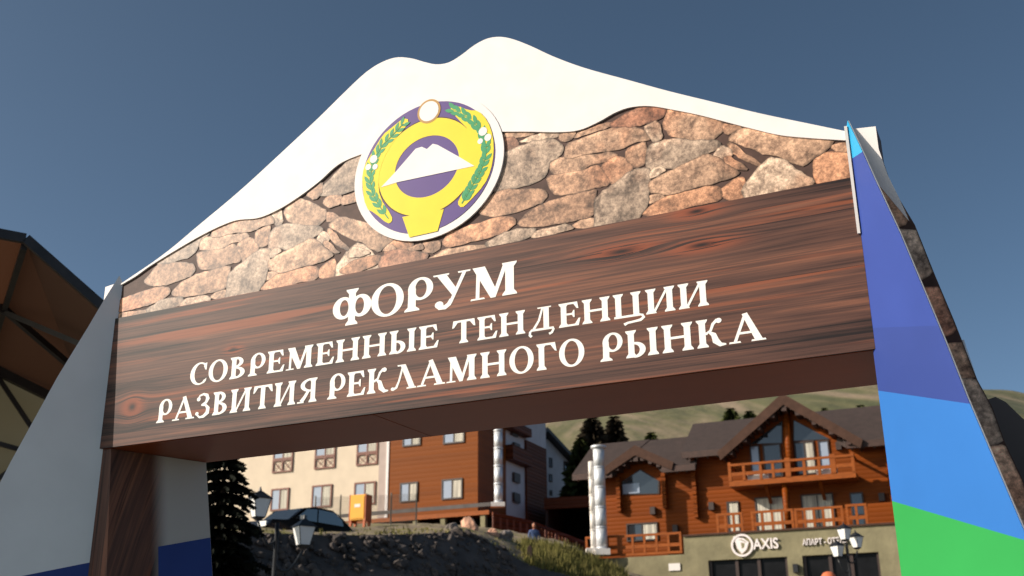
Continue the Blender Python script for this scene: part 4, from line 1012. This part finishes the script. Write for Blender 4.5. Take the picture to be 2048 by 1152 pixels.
for i, (a_, b_) in enumerate(((xs[1], xs[2]), (xs[3], xs[4]))):
    dr = MB()
    for t in (.0, .34, .62, .97): dr.box(a_+(b_-a_)*t, a_+(b_-a_)*t+.16, YT+.12, YT+.22, -5, zo-.001)
    d_ = dr.build('shop_front', M['dframe'], ch); MB().box(a_+.02, b_-.02, YT+.235, YT+.245, -5, zo-.01).build('pane', M['shopglass'], d_)
lw0 = ct_(1240, 1120)[0]; zlw = ct_(1300, 1112)[1]
MB().box(lw0-2.5, Xa-.001, YT+.05, YT+.35, -6, zlw).build('tan_wall', M['tanwall'], ch)
MB().box(lw0-2.5, Xa-.001, YT+.351, .0, zlw-.3, zlw-.03).build('deck', M['darkwood'], ch)
x, z = ct_(1349, 1134); MB().box(x-.3, x+.3, YT-.02, YT+.049, z-.18, z+.18).build('plaque', M['paper'], ch)
x, z = ct_(1592, 1137); MB().box(x-.12, x+.12, YT-.2, YT-.001, z-.2, z+.2).build('wall_lamp', M['black'], ch)
def railing(px0, py0, px1, py1, hgt, n, yo):
    a_ = CF.f(px0, py0, yo); b_ = CF.f(px1, py1, yo); z0 = (a_[1]+b_[1])/2
    rl = MB().box(a_[0], b_[0], yo-.05, yo+.05, z0+hgt-.07, z0+hgt+.05).build('railing', M['railwood'], ch)
    MB().box(a_[0], b_[0], yo-.03, yo+.03, z0+hgt*.45-.1, z0+hgt*.45+.08).build('rail', M['railwood'], rl)
    MB().box(a_[0], b_[0], yo-.03, yo+.03, z0+.02, z0+.14).build('rail', M['railwood'], rl)
    for i in range(n):
        x = a_[0]+.06+(b_[0]-a_[0]-.12)*i/(n-1); MB().box(x-.06, x+.06, yo-.04, yo+.04, z0+.141, z0+hgt-.071).build('baluster', M['railwood'], rl)
railing(1435, 1073, 1488, 1070, 1.1, 4, -1.9); railing(1505, 1068, 1590, 1064, 1.1, 5, -1.9); railing(1592, 1064, 1690, 1058, 1.1, 6, -1.9); railing(1695, 1056, 1738, 1054, 1.1, 3, -1.9)
railing(1172, 1116, 1240, 1112, 1.05, 4, -2.1); railing(1241, 1112, 1365, 1108, 1.05, 6, -2.1)
x0, z0 = CF.f(1740, 1053, -1.95); x1 = CF.f(1800, 1050, -1.95)[0]
MB().box(x0, x1, -1.97, -1.93, z0, z0+1.1).build('board_panel', M['logs'], ch)
# sign lettering on the tan wall
sg = empty('chalet_sign', CF.w(ct_(1485, 1091)[0], YT, ct_(1485, 1091)[1]), CF.rz); tag(sg, 'raised white round logo and AXIS lettering on tan chalet wall', 'sign')
b = MB(); O = ell(.56, .56, 40); I = ell(.46, .46, 40); O.append(O[0]); I.append(I[0])
b.strip([(p[0], -.12, p[1]) for p in O], [(p[0], -.12, p[1]) for p in I]); b.strip([(p[0], -.0, p[1]) for p in O], [(p[0], -.12, p[1]) for p in O]); b.strip([(p[0], -.12, p[1]) for p in I], [(p[0], -.0, p[1]) for p in I])
b.build('ring', M['signwhite'], sg)
MB().prism([(-.42, .46), (.10, .34), (.34, .14), (.20, -.22), (-.04, -.42), (-.26, -.14), (-.32, .12)], -.10, -.002).build('badge', M['signwhite'], sg)
MB().prism([(-.06, .14), (.14, .10), (.10, -.10), (-.02, -.18)], -.104, -.1005).build('badge_mark', M['tanwall'], sg)
MB().prism([(-.2, .30), (.05, .22), (.22, .10), (.2, .16), (.02, .28)], -.104, -.1005).build('badge_mark', M['tanwall'], sg)
def text(txt, size, parent, x, z, m, wide=1.0, ext=.05):
    cu = bpy.data.curves.new('t', 'FONT'); cu.body = txt; cu.size = size; cu.extrude = ext; cu.offset = size*.018; cu.align_x = 'LEFT'
    to = bpy.data.objects.new('t', cu); COL.objects.link(to); bpy.context.view_layer.update()
    dg = bpy.context.evaluated_depsgraph_get(); me = bpy.data.meshes.new_from_object(to.evaluated_get(dg)); bpy.data.objects.remove(to)
    me.transform(Matrix.Rotation(R(90), 4, 'X')); w_ = max(v.co.x for v in me.vertices)
    me.transform(Matrix.Scale(wide/w_, 4, (1, 0, 0)))
    me.materials.clear(); me.materials.append(m); o = bpy.data.objects.new('lettering', me); COL.objects.link(o); o.parent = parent; o.location = (x, -ext-.01, z); return o
s0 = ct_(1485, 1091)
L0, L1 = ct_(1508, 1099), ct_(1558, 1097)
text('AXIS', .72, sg, L0[0]-s0[0], L0[1]-s0[1], M['signwhite'], L1[0]-L0[0])
L0, L1 = ct_(1606, 1091), ct_(1696, 1088)
sg2 = empty('hotel_sign', CF.w(L0[0], YT, L0[1]), CF.rz); tag(sg2, 'raised white apart-hotel lettering on tan chalet wall behind the lamp', 'sign')
text('АПАРТ - ОТЕЛЬ', .40, sg2, 0, 0, M['signwhite'], L1[0]-L0[0])
# chalet flues
for nm, px, py0, py1, rd, mt, lab in (('metal_flue', 1204, 896, 1097, .30, 'zinc', 'thick galvanised flue with flat cap beside the log chalet'), ('metal_flue', 1187, 922, 1096, .14, 'whitepipe', 'thin pale flue standing against the thick galvanised flue')):
    x, z0 = CF.f(px, py1, -2.6); z1 = CF.f(px, py0, -2.6)[1]
    e = empty(nm, CF.w(x, -2.6, z0), 0); tag(e, lab, 'flue')
    n = 5
    for i in range(n): MB().tube([(0, 0, (z1-z0)*i/n+.02), (0, 0, (z1-z0)*(i+.5)/n), (0, 0, (z1-z0)*(i+1)/n-.02)], rd, 24).build('pipe_section', M[mt], e, True)
    for i in range(n): MB().tube([(0, 0, (z1-z0)*i/n-.03), (0, 0, (z1-z0)*i/n+.05)], rd+.012, 18).build('collar', M[mt], e, True)
    if rd > .2: MB().tube([(0, 0, z1-z0), (0, 0, z1-z0+.12)], .42, 18).build('cap', M['zinc'], e, True)
    MB().box(-.4, .4, -.4, .4, -.35, -.04).build('base', M['paper'], e)

# ================================================================== PAVILION at the left
Q1 = at(50, 482, 9.5); R1 = atz(-25, 722, Q1.z)
dd = (R1-Q1).normalized(); ww = Vector((dd.y, -dd.x, 0))
Q0 = atz(-420, 372, Q1.z); Q0 = Q1 - ww*4.6 + Vector((0, 0, .15)); R0 = R1 - ww*4.6 + Vector((0, 0, .15))
LN = 1.3
Q2 = Q1 + ww*LN - Vector((0, 0, .74*LN)); R2 = R1 + ww*LN - Vector((0, 0, .40*LN))
pv = empty('pavilion', Vector(((Q1.x+R1.x)/2, (Q1.y+R1.y)/2, 0)), 0); tag(pv, 'open steel framed pavilion with brown fabric roof and khaki side curtain', 'pavilion')
po = pv.location
def L_(p): return Vector(p)-po
def slab(name, P, th, m):
    P = [L_(p) for p in P]; b = MB(); b.v = [tuple(p) for p in P]+[tuple(p+Vector((0, 0, th))) for p in P]; n = len(P)
    b.f = [tuple(reversed(range(n))), tuple(range(n, 2*n))]+[(i, (i+1) % n, n+(i+1) % n, n+i) for i in range(n)]
    return b.build(name, m, pv, False, True)
for P in ([Q0, Q1, R1, R0], [Q1, Q2, R2], [Q1, R2, R1]): MB().poly([L_(p) for p in P]).build('roof', M['canvas'], pv)
UPZ = Vector((0, 0, .02))
def beam(name, p, q_, w_, h_=None): return MB().bar(L_(p), L_(q_), w_, h_ or w_).build(name, M['steel'], pv)
beam('fascia', Q0-dd*.06, Q1-dd*.06, .05, .09); beam('fascia', Q1-dd*.06, Q2-dd*.06, .05, .09)
dn = Vector((0, 0, -.06))
MM = Q1.lerp(R1, .45)
beam('ridge_beam', Q1+dn, MM+dn, .055); beam('ridge_beam', MM+dn, R1+dn, .055)
beam('rafter', MM+dn+Vector((0,0,-.03)), Q2.lerp(R2, .12)+dn, .055); beam('rafter', MM+dn, Q2.lerp(R2, .62)+dn, .065)
beam('rafter', MM+dn, Q0.lerp(R0, .45)+dn, .09)
beam('tie_beam', R0+dn, R1+dn, .10); beam('tie_beam', R1+dn, R2+dn, .11)
# khaki back curtain and bracing
kb = [R0, R1, R2, Vector((R2.x, R2.y, 0)), Vector((R0.x, R0.y, 0))]
MB().poly([L_(p)+dd*.12 for p in kb]).build('side_curtain', M['khaki'], pv)
def atv(px, py):
    n = dd; d_ = ray(px, py); return CO + d_*((R1-CO).dot(n)/d_.dot(n))
for p, q_ in (((-60, 670), (64, 856)), ((-80, 865), (60, 905)), ((-40, 985), (40, 925)), ((-40, 700), (-60, 1100))):
    beam('brace', atv(*p), atv(*q_), .055)
for p in (Q2, R2, Q0, R0, R1):
    MB().box(-.06, .06, -.06, .06, 0, p.z-.12).build('column', M['steel'], pv).location = (p.x-po.x, p.y-po.y, 0)

# ================================================================== LAMPS, GAS BOX, CAR, PEOPLE
DQ = [(math.cos(R(-100+90*i)), math.sin(R(-100+90*i))) for i in range(4)]
def lantern(parent, x, y, z, s=1.0):
    b = MB()
    def fr(z0, w0, z1, w1, m, name, p):
        q = MB(); q.v = [(x+a_*w0*1.25, y+b_*w0*1.25, z0) for a_, b_ in DQ]+[(x+a_*w1*1.25, y+b_*w1*1.25, z1) for a_, b_ in DQ]
        q.f = [(3,2,1,0), (4,5,6,7), (0,1,5,4), (1,2,6,5), (2,3,7,6), (3,0,4,7)]; return q.build(name, m, p)
    root = fr(z, .12*s, z+.36*s, .20*s, M['opal'], 'lantern', parent)
    fr(z+.361*s, .24*s, z+.52*s, .05*s, M['black'], 'lantern_roof', root); fr(z-.07*s, .05*s, z-.001, .13*s, M['black'], 'lantern_base', root)
    MB().tube([(x, y, z+.52*s), (x, y, z+.62*s)], [.04*s, .01], 8).build('finial', M['black'], root)
    for a_, b_ in DQ: MB().bar((x+a_*.15*s, y+b_*.15*s, z), (x+a_*.25*s, y+b_*.25*s, z+.36*s), .012*s).build('lantern_bar', M['black'], root)
    return root
def lamp_post(loc, zl, arms, lab, s=1.0, rz=0):
    e = empty('street_lamp', loc, rz); tag(e, lab, 'street lamp', 'black lantern street lamps')
    zt = max(a_[2] for a_ in arms)
    MB().tube([(0, 0, 0), (0, 0, .5), (0, 0, .55), (0, 0, zt-.1)], [.14, .12, .07, .045], 12).build('pole', M['black'], e, True)
    MB().tube([(0, 0, -.3), (0, 0, .25), (0, 0, .3)], [.2, .2, .15], 12).build('base', M['black'], e, True)
    for x, y, z in arms:
        if abs(x)+abs(y) > .05:
            P = [Vector((0, 0, z-.45)).lerp(Vector((x, y, z-.45)), t)+Vector((0, 0, -.18*math.sin(math.pi*t)+.34*t*t)) for t in [i/8 for i in range(9)]]
            MB().tube(P, .03, 8).build('arm', M['black'], e, True)
        lantern(e, x, y, z, s)
    return e
p1 = at(517, 1034, 24); p2 = at(606, 1090, 24.4)
base = Vector((at(552, 1090, 24.2).x, 24.2, 0))
lamp_post(base, 0, [(p1.x-base.x, p1.y-base.y, p1.z), (p2.x-base.x, p2.y-base.y, p2.z)], 'black street lamp with white lanterns beside the dark conifer', 1.06, 0)
pa, pb, pc_ = at(1690, 1079, 41.5), at(1714, 1095, 42), at(1676, 1113, 42)
base = Vector((at(1697, 1120, 42).x, 42, 0)); base.z = pa.z-5.6
lamp_post(base, 0, [(pa.x-base.x, pa.y-base.y, pa.z-base.z), (pb.x-base.x, pb.y-base.y, pb.z-base.z), (pc_.x-base.x, pc_.y-base.y, pc_.z-base.z)], 'black street lamp with three white lanterns in front of the tan chalet wall', 1.05, 0)
# gas cabinet
GC = at(719, 1065, 47); gcab = empty('gas_cabinet', GC, R(-22)); tag(gcab, 'bright yellow steel gas cabinet on orange legs above the scree bank', 'cabinet')
MB().box(-.36, .36, -.25, .25, .5, 1.55).build('body', M['gasyellow'], gcab)
MB().box(-.32, .32, -.275, -.251, .55, 1.50).build('door', M['gasyellow'], gcab)
MB().box(-.13, .15, -.285, -.276, 1.02, 1.15).build('label_plate', M['paper'], gcab)
MB().box(.361, .40, -.26, .26, .42, 1.56).build('side_frame', M['gasred'], gcab)
MB().box(-.40, -.361, -.26, .26, .42, 1.56).build('side_frame', M['gasred'], gcab)
for sx in (-.33, .33):
    for sy in (-.2, .2): MB().box(sx-.05, sx+.05, sy-.05, sy+.05, -.25, .499).build('leg', M['gasred'], gcab)
# car behind the bank
def car(loc, rz):
    e = empty('parked_car', loc, rz); tag(e, 'dark parked car with rounded roof in front of the cream hotel wing', 'car')
    prof = [(-2.2,.35),(-2.25,.8),(-2.05,1.02),(-1.1,1.12),(-.35,1.62),(.2,1.72),(1.2,1.70),(1.8,1.45),(2.2,1.05),(2.25,.6),(2.2,.35)]
    def loop(y, k): return [(x*(1 if z < 1.05 else .985), y*(1 if z < 1.1 else k), z) for x, z in prof]
    b = MB(); A = [loop(yy, kk) for yy, kk in ((-.86, .80), (-.9, .80), (0, 1), (.9, .80), (.86, .80))]
    n = len(prof)
    for r_ in A: b.v += r_
    for j in range(4):
        for i in range(n):
            i2 = (i+1) % n; b.f.append((j*n+i, j*n+i2, (j+1)*n+i2, (j+1)*n+i))
    b.f.append(tuple(range(n))); b.f.append(tuple(4*n+i for i in reversed(range(n))))
    body = b.build('body', M['carpaint'], e, True, True)
    for s_ in (-1, 1):
        MB().prism([(-.85,1.18),(-.28,1.58),(.25,1.63),(.25,1.18)], s_*.80-.01, s_*.80+.01).build('side_window', M['glass'], e)
        MB().prism([(.32,1.18),(.32,1.63),(1.15,1.61),(1.6,1.4),(1.7,1.18)], s_*.80-.01, s_*.80+.01).build('side_window', M['glass'], e)
        MB().box(-2.26, -2.16, s_*.62-.16, s_*.62+.16, .78, .95).build('headlight', M['opal'], e)
        MB().box(-2.27, -2.2, s_*.62-.12, s_*.62+.12, .62, .72).build('indicator', M['amber'], e)
        MB().box(-.72, -.55, s_*.98-.08, s_*.98+.08, 1.15, 1.3).build('mirror', M['carpaint'], e)
        for xx in (-1.4, 1.4):
            t = MB().tube([(xx, s_*.72, .34), (xx, s_*.92, .34)], .34, 20).build('wheel', M['rubber'], e, True); MB().tube([(xx, s_*.921, .34), (xx, s_*.935, .34)], .2, 16).build('rim', M['rim'], t)
    MB().poly([(-1.06,-.66,1.15),(-1.06,.66,1.15),(-.40,.60,1.61),(-.40,-.60,1.61)]).build('windscreen', M['glass'], e)
    return e
CP = at(590, 1054, 40); CP.z = at(590, 1016, 40).z-1.72
car(CP, R(58))
# pole-mounted wire fence in front of the cream wing
w0, w1 = at(628, 1052, 50), at(832, 1044, 50); wf = empty('wire_fence', w0, 0); tag(wf, 'thin wire mesh fence behind the yellow gas cabinet', 'fence')
b = MB(); D_ = w1-w0; nW = 64
for i in range(nW+1): p = D_*(i/nW); b.bar(p+Vector((0, 0, .0)), p+Vector((0, 0, 1.25)), .012)
for j in range(13): b.bar(Vector((0, .012, .05+j*.1)), D_+Vector((0, .012, .05+j*.1)), .010)
b.build('mesh', M['wire'], wf)['kind'] = 'stuff'
for i in range(5): p = D_*(i/4); MB().tube([p+Vector((0, .04, -.4)), p+Vector((0, .04, 1.35))], .035, 8).build('post', M['wire'], wf)
# boulders
def boulder(loc, sc, m, lab, seed, name='boulder', grp=None):
    rn = random.Random(seed); bm = bmesh.new(); bmesh.ops.create_icosphere(bm, subdivisions=3, radius=1)
    off = Vector((rn.random()*9, rn.random()*9, 3))
    for v in bm.verts:
        k_ = 1+.42*noise.noise(v.co*1.1+off)+.2*noise.noise(v.co*2.6+off); v.co = Vector((v.co.x*sc[0]*k_, v.co.y*sc[1]*k_, v.co.z*sc[2]*k_))
    me = bpy.data.meshes.new(name); bm.to_mesh(me); bm.free(); me.materials.append(m)
    o = bpy.data.objects.new(name, me); COL.objects.link(o); o.location = loc; o.rotation_euler = (rn.random()*.4, rn.random()*.4, rn.random()*6)
    tag(o, lab, 'rock', grp); return o
boulder(at(938, 1062, 45), (.34, .34, .58), M['rock_pink'], 'tall pinkish boulder standing on the bank crest below the hotel deck', 1)
boulder(at(985, 1068, 45.5), (.26, .24, .22), M['rock_pink'], 'small pinkish rock beside a deck post', 2)
boulder(at(1010, 1074, 46), (.42, .3, .24), M['rock'], 'flat pale grey rock on the bank next to the small pinkish rock', 3)
boulder(at(905, 1062, 43), (.32, .26, .3), M['rock'], 'dark grey rock leaning at the crest beside the tall pinkish boulder', 4)
pp = at(1058, 1125, 42.5); st_ = empty('wooden_stake', pp, 0); tag(st_, 'short weathered wooden stake where the bank turns to grass', 'stake')
MB().bar((0, 0, -.6), (.03, 0, .55), .17).build('shaft', M['darkwood'], st_); MB().prism([(-.05, .551), (.11, .551), (.04, .66)], -.08, .08).build('tip', M['darkwood'], st_)
# rubble on the dark bank: too many to count
rb = MB(); rn = random.Random(3)
ico = bmesh.new(); bmesh.ops.create_icosphere(ico, subdivisions=1, radius=1); iv = [v.co.copy() for v in ico.verts]; iF = [tuple(v.index for v in f.verts) for f in ico.faces]; ico.free()
for i in range(2600):
    u = rn.random()*8.2; k0 = min(int(u), 12); t = u-k0; v_ = rn.random()**.8
    a_ = foot[k0].lerp(foot[k0+1], t).lerp(crest[k0].lerp(crest[k0+1], t), v_)
    s_ = rn.uniform(.05, .17)*(1.7 if rn.random() < .08 else 1); rx = Matrix.Rotation(rn.random()*6, 3, (rn.random(), rn.random(), 1)) if True else None
    b0 = len(rb.v); sc = (rn.uniform(.7, 1.5), rn.uniform(.7, 1.3), rn.uniform(.5, 1))
    for q_ in iv:
        w_ = rx @ Vector((q_.x*sc[0], q_.y*sc[1], q_.z*sc[2])); rb.v.append(tuple(a_+w_*s_*(1+.25*rn.uniform(-1, 1))))
    rb.f += [tuple(b0+j for j in f) for f in iF]
tag(rb.build('rubble', M['scree']), 'grey broken rubble covering the shaded bank', kind='stuff')
# grass tufts along the crest and the right bank
gb = MB(); rn = random.Random(9)
def tuft(p, hgt, n):
    for _ in range(n):
        a_ = rn.random()*6.28; r_ = rn.random()*hgt*.5; q_ = p+Vector((math.cos(a_)*r_, math.sin(a_)*r_, -.05)); l_ = hgt*rn.uniform(.5, 1.2); tp_ = q_+Vector((rn.uniform(-.4, .4)*l_, rn.uniform(-.4, .4)*l_, l_)); w_ = Vector((math.sin(a_), -math.cos(a_), 0))*(.018+.03*hgt)
        gb.poly([q_-w_, q_+w_, tp_])
for i in range(520):
    u = rn.random()*9.5; k0 = int(u); t = u-k0; v_ = rn.random()**1.7
    tuft(crest[k0].lerp(crest[k0+1], t).lerp(b2[k0].lerp(b2[k0+1], t), v_), rn.uniform(.06, .2), 5)
for i in range(1100):
    u = 8.8+rn.random()*2.2; k0 = int(u); t = u-k0; v_ = rn.random()
    tuft(crest[k0].lerp(crest[k0+1], t).lerp(b2[k0].lerp(b2[k0+1], t), v_), rn.uniform(.15, .48), 9)
tag(gb.build('grass', M['grass']), 'dry green grass tufts on the lit bank', kind='stuff')
# person by the fence
def person(loc, rz):
    e = empty('person', loc, rz); tag(e, 'person in a blue jacket standing by the brown plank fence holding an orange bag', 'person')
    J = [((0,0,.95),.17),((0,0,1.15),.16),((0,0,1.36),.17),((0,0,1.5),.065),((0,.0,1.56),.06)]
    ed = [(0,1),(1,2),(2,3),(3,4)]
    for s_ in (-1, 1):
        k0 = len(J); J += [((s_*.20,0,1.42),.07),((s_*.27,-.04,1.15),.05),((s_*.24,-.16,.93),.038)]; ed += [(2,k0),(k0,k0+1),(k0+1,k0+2)]
        k0 = len(J); J += [((s_*.10,0,.90),.11),((s_*.11,-.02,.5),.075),((s_*.11,.0,.08),.05),((s_*.11,-.14,.04),.045)]; ed += [(0,k0),(k0,k0+1),(k0+1,k0+2),(k0+2,k0+3)]
    me = bpy.data.meshes.new('body'); me.from_pydata([j[0] for j in J], ed, []); o = bpy.data.objects.new('body', me); COL.objects.link(o)
    md = o.modifiers.new('skin', 'SKIN'); sv = me.skin_vertices[0].data
    for i, j in enumerate(J): sv[i].radius = (j[1], j[1]*.8); sv[i].use_root = (i == 0)
    o.modifiers.new('sub', 'SUBSURF').levels = 1; bpy.context.view_layer.update()
    dg = bpy.context.evaluated_depsgraph_get(); m2 = bpy.data.meshes.new_from_object(o.evaluated_get(dg)); bpy.data.objects.remove(o)
    m2.materials.clear()
    for m_ in (M['jacket'], M['trousers'], M['skin']): m2.materials.append(m_)
    for f in m2.polygons: f.use_smooth = True; z = f.center.z; f.material_index = 1 if z < .92 and abs(f.center.x) < .22 and f.center.y > -.1 else (2 if z > 1.5 or (z < .97 and f.center.y < -.12) else 0)
    o = bpy.data.objects.new('body', m2); COL.objects.link(o); o.parent = e
    def blob(name, c_, s3, m_):
        bm = bmesh.new(); bmesh.ops.create_uvsphere(bm, u_segments=16, v_segments=12, radius=1)
        for v in bm.verts: v.co = Vector((v.co.x*s3[0]+c_[0], v.co.y*s3[1]*(1.05 if v.co.z > 0 else .9)+c_[1], v.co.z*s3[2]+c_[2]))
        q_ = bpy.data.meshes.new(name); bm.to_mesh(q_); bm.free(); q_.materials.append(m_); oo = bpy.data.objects.new(name, q_); COL.objects.link(oo); oo.parent = e
        for f in q_.polygons: f.use_smooth = True
        return oo
    blob('head', (0, -.02, 1.68), (.078, .098, .118), M['skin']); blob('hair', (0, .02, 1.715), (.086, .098, .10), M['hair']); blob('nose', (0, -.12, 1.665), (.014, .02, .022), M['skin'])
    return e
PL = at(1068, 1088, 52.5); PL.z = at(1067, 1046, 52.5).z-1.8
person(PL, R(15))
bgp = PL+Vector((-.34, -.18, .55)); bag = empty('shoulder_bag', bgp, 0); tag(bag, 'orange bag held beside the person in blue', 'bag')
MB().prism([(-.17, 0), (.17, 0), (.14, .34), (-.14, .34)], -.07, .07).build('body', M['bag'], bag); MB().tube([(-.1, 0, .33), (-.07, 0, .5), (.07, 0, .5), (.1, 0, .33)], .012, 6).build('strap', M['bag'], bag)
# parasol whose top shows at the lower edge
PT = at(1656, 1143, 44); par = empty('parasol', Vector((PT.x, PT.y, PT.z-2.6)), 0); tag(par, 'orange parasol top in front of the dark chalet shop front', 'parasol')
MB().tube([(0, 0, 0), (0, 0, 2.6)], .03, 8).build('pole', M['black'], par)
cp = MB(); n = 16; prof = [(0, 2.6), (.10, 2.59), (.2, 2.54), (.27, 2.45), (.32, 2.3), (.40, 2.1), (.52, 1.9)]
for r_, z in prof: cp.v += [(r_*math.cos(6.2832*i/n), r_*math.sin(6.2832*i/n), z) for i in range(n)]
for j in range(len(prof)-1):
    for i in range(n): cp.f.append((j*n+i, (j+1)*n+i, (j+1)*n+(i+1) % n, j*n+(i+1) % n))
cp.build('canopy', M['parasol'], par, True)
MB().tube([(0, 0, -.3), (0, 0, .1)], .25, 12).build('base', M['greyplinth'], par)

# ================================================================== TREES
def spruce(loc, H_, rad, m, lab, seed, layers=26, grp=None, low=.06, dens=1.0, leaf=.16):
    e = empty('spruce_tree', loc, 0); tag(e, lab, 'tree', grp); rn = random.Random(seed)
    MB().tube([(0, 0, -.5), (0, 0, H_*.5), (0, 0, H_*.98)], [H_*.022, H_*.014, .01], 8).build('trunk', M['bark'], e, True)
    b = MB(); lb = MB()
    for k_ in range(layers):
        t = low+(1-low)*(k_/layers); z = H_*t; R_ = rad*(1-t)**.82*rn.uniform(.82, 1.12)+.05*rad
        nb = max(5, int((9+4*(1-t))*dens))
        for j in range(nb):
            a_ = 6.283*j/nb+rn.uniform(-.3, .3)+k_*.7; L2 = R_*rn.uniform(.62, 1.15)
            d_ = Vector((math.cos(a_), math.sin(a_), 0)); sd = Vector((-d_.y, d_.x, 0))
            lb.bar((0, 0, z), d_*L2*.9+Vector((0, 0, z-L2*.22)), .012*H_*.12)
            ns = max(4, int(7*dens))
            for q_ in range(ns):
                f = (q_+.5)/ns; P = d_*L2*f+Vector((0, 0, z-L2*(.10*f+.22*f*f)+.03*L2))
                wd = L2*.30*(1-f*.75)*rn.uniform(.7, 1.2)
                for s_ in (-1, 1):
                    tipp = P+sd*s_*wd+d_*wd*.8+Vector((0, 0, -wd*rn.uniform(.15, .55))); hw_ = leaf*rad*.5*rn.uniform(.6, 1.1)
                    b.poly([P-d_*hw_, P+d_*hw_, tipp+d_*hw_*.35, tipp-d_*hw_*.2])
                    b.poly([P+Vector((0, 0, -hw_*.2)), P+d_*hw_*1.2+Vector((0, 0, -hw_)), tipp.lerp(P, .4)+Vector((0, 0, -hw_*1.4))])
    lb.build('branches', M['bark'], e)['kind'] = 'stuff'; b.build('crown', m, e); return e
t0 = at(458, 830, 19.5)
spruce(Vector((t0.x, 19.5, 0)), t0.z, 1.5, M['spruce_shaded'], 'dark conifer standing behind the left arch post', 1, 27, low=.12, dens=2.0, leaf=.12)
for px, py, Y, hh, rr, mt, lab, sd_ in ((1183,826,92,12,3.0,'spruce_brown','tall brownish spruce behind the white house',11),(1228,826,94,12.5,2.6,'spruce_brown','tall dark spruce beside the brownish one behind the log chalet roof',12),(1160,872,88,7,2.0,'spruce','lower green spruce at the foot of the two tall ones',13)):
    p = at(px, py, Y); spruce(Vector((p.x, p.y, p.z-hh)), hh, rr*1.15, M[mt], lab, sd_, 34, dens=1.5, leaf=.3)
for px, py, Y, hh, rr, lab, sd_ in ((1302,860,110,6,2.2,'small spruce on the slope above the low chalet roof',21),(1460,812,130,7,2.9,'small green spruce showing left of the chalet main gable',22),(1498,818,130,6.5,2.6,'small green spruce close against the chalet main gable',23),(1648,812,130,6,2.0,'small bush-like spruce just right of the chalet gable peak',24),(1720,806,135,7,2.6,'small spruce over the right end of the chalet ridge',25)):
    p = at(px, py, Y); spruce(Vector((p.x, p.y, p.z-hh)), hh, rr, M['spruce'], lab, sd_, 20, dens=1.4, leaf=.34)
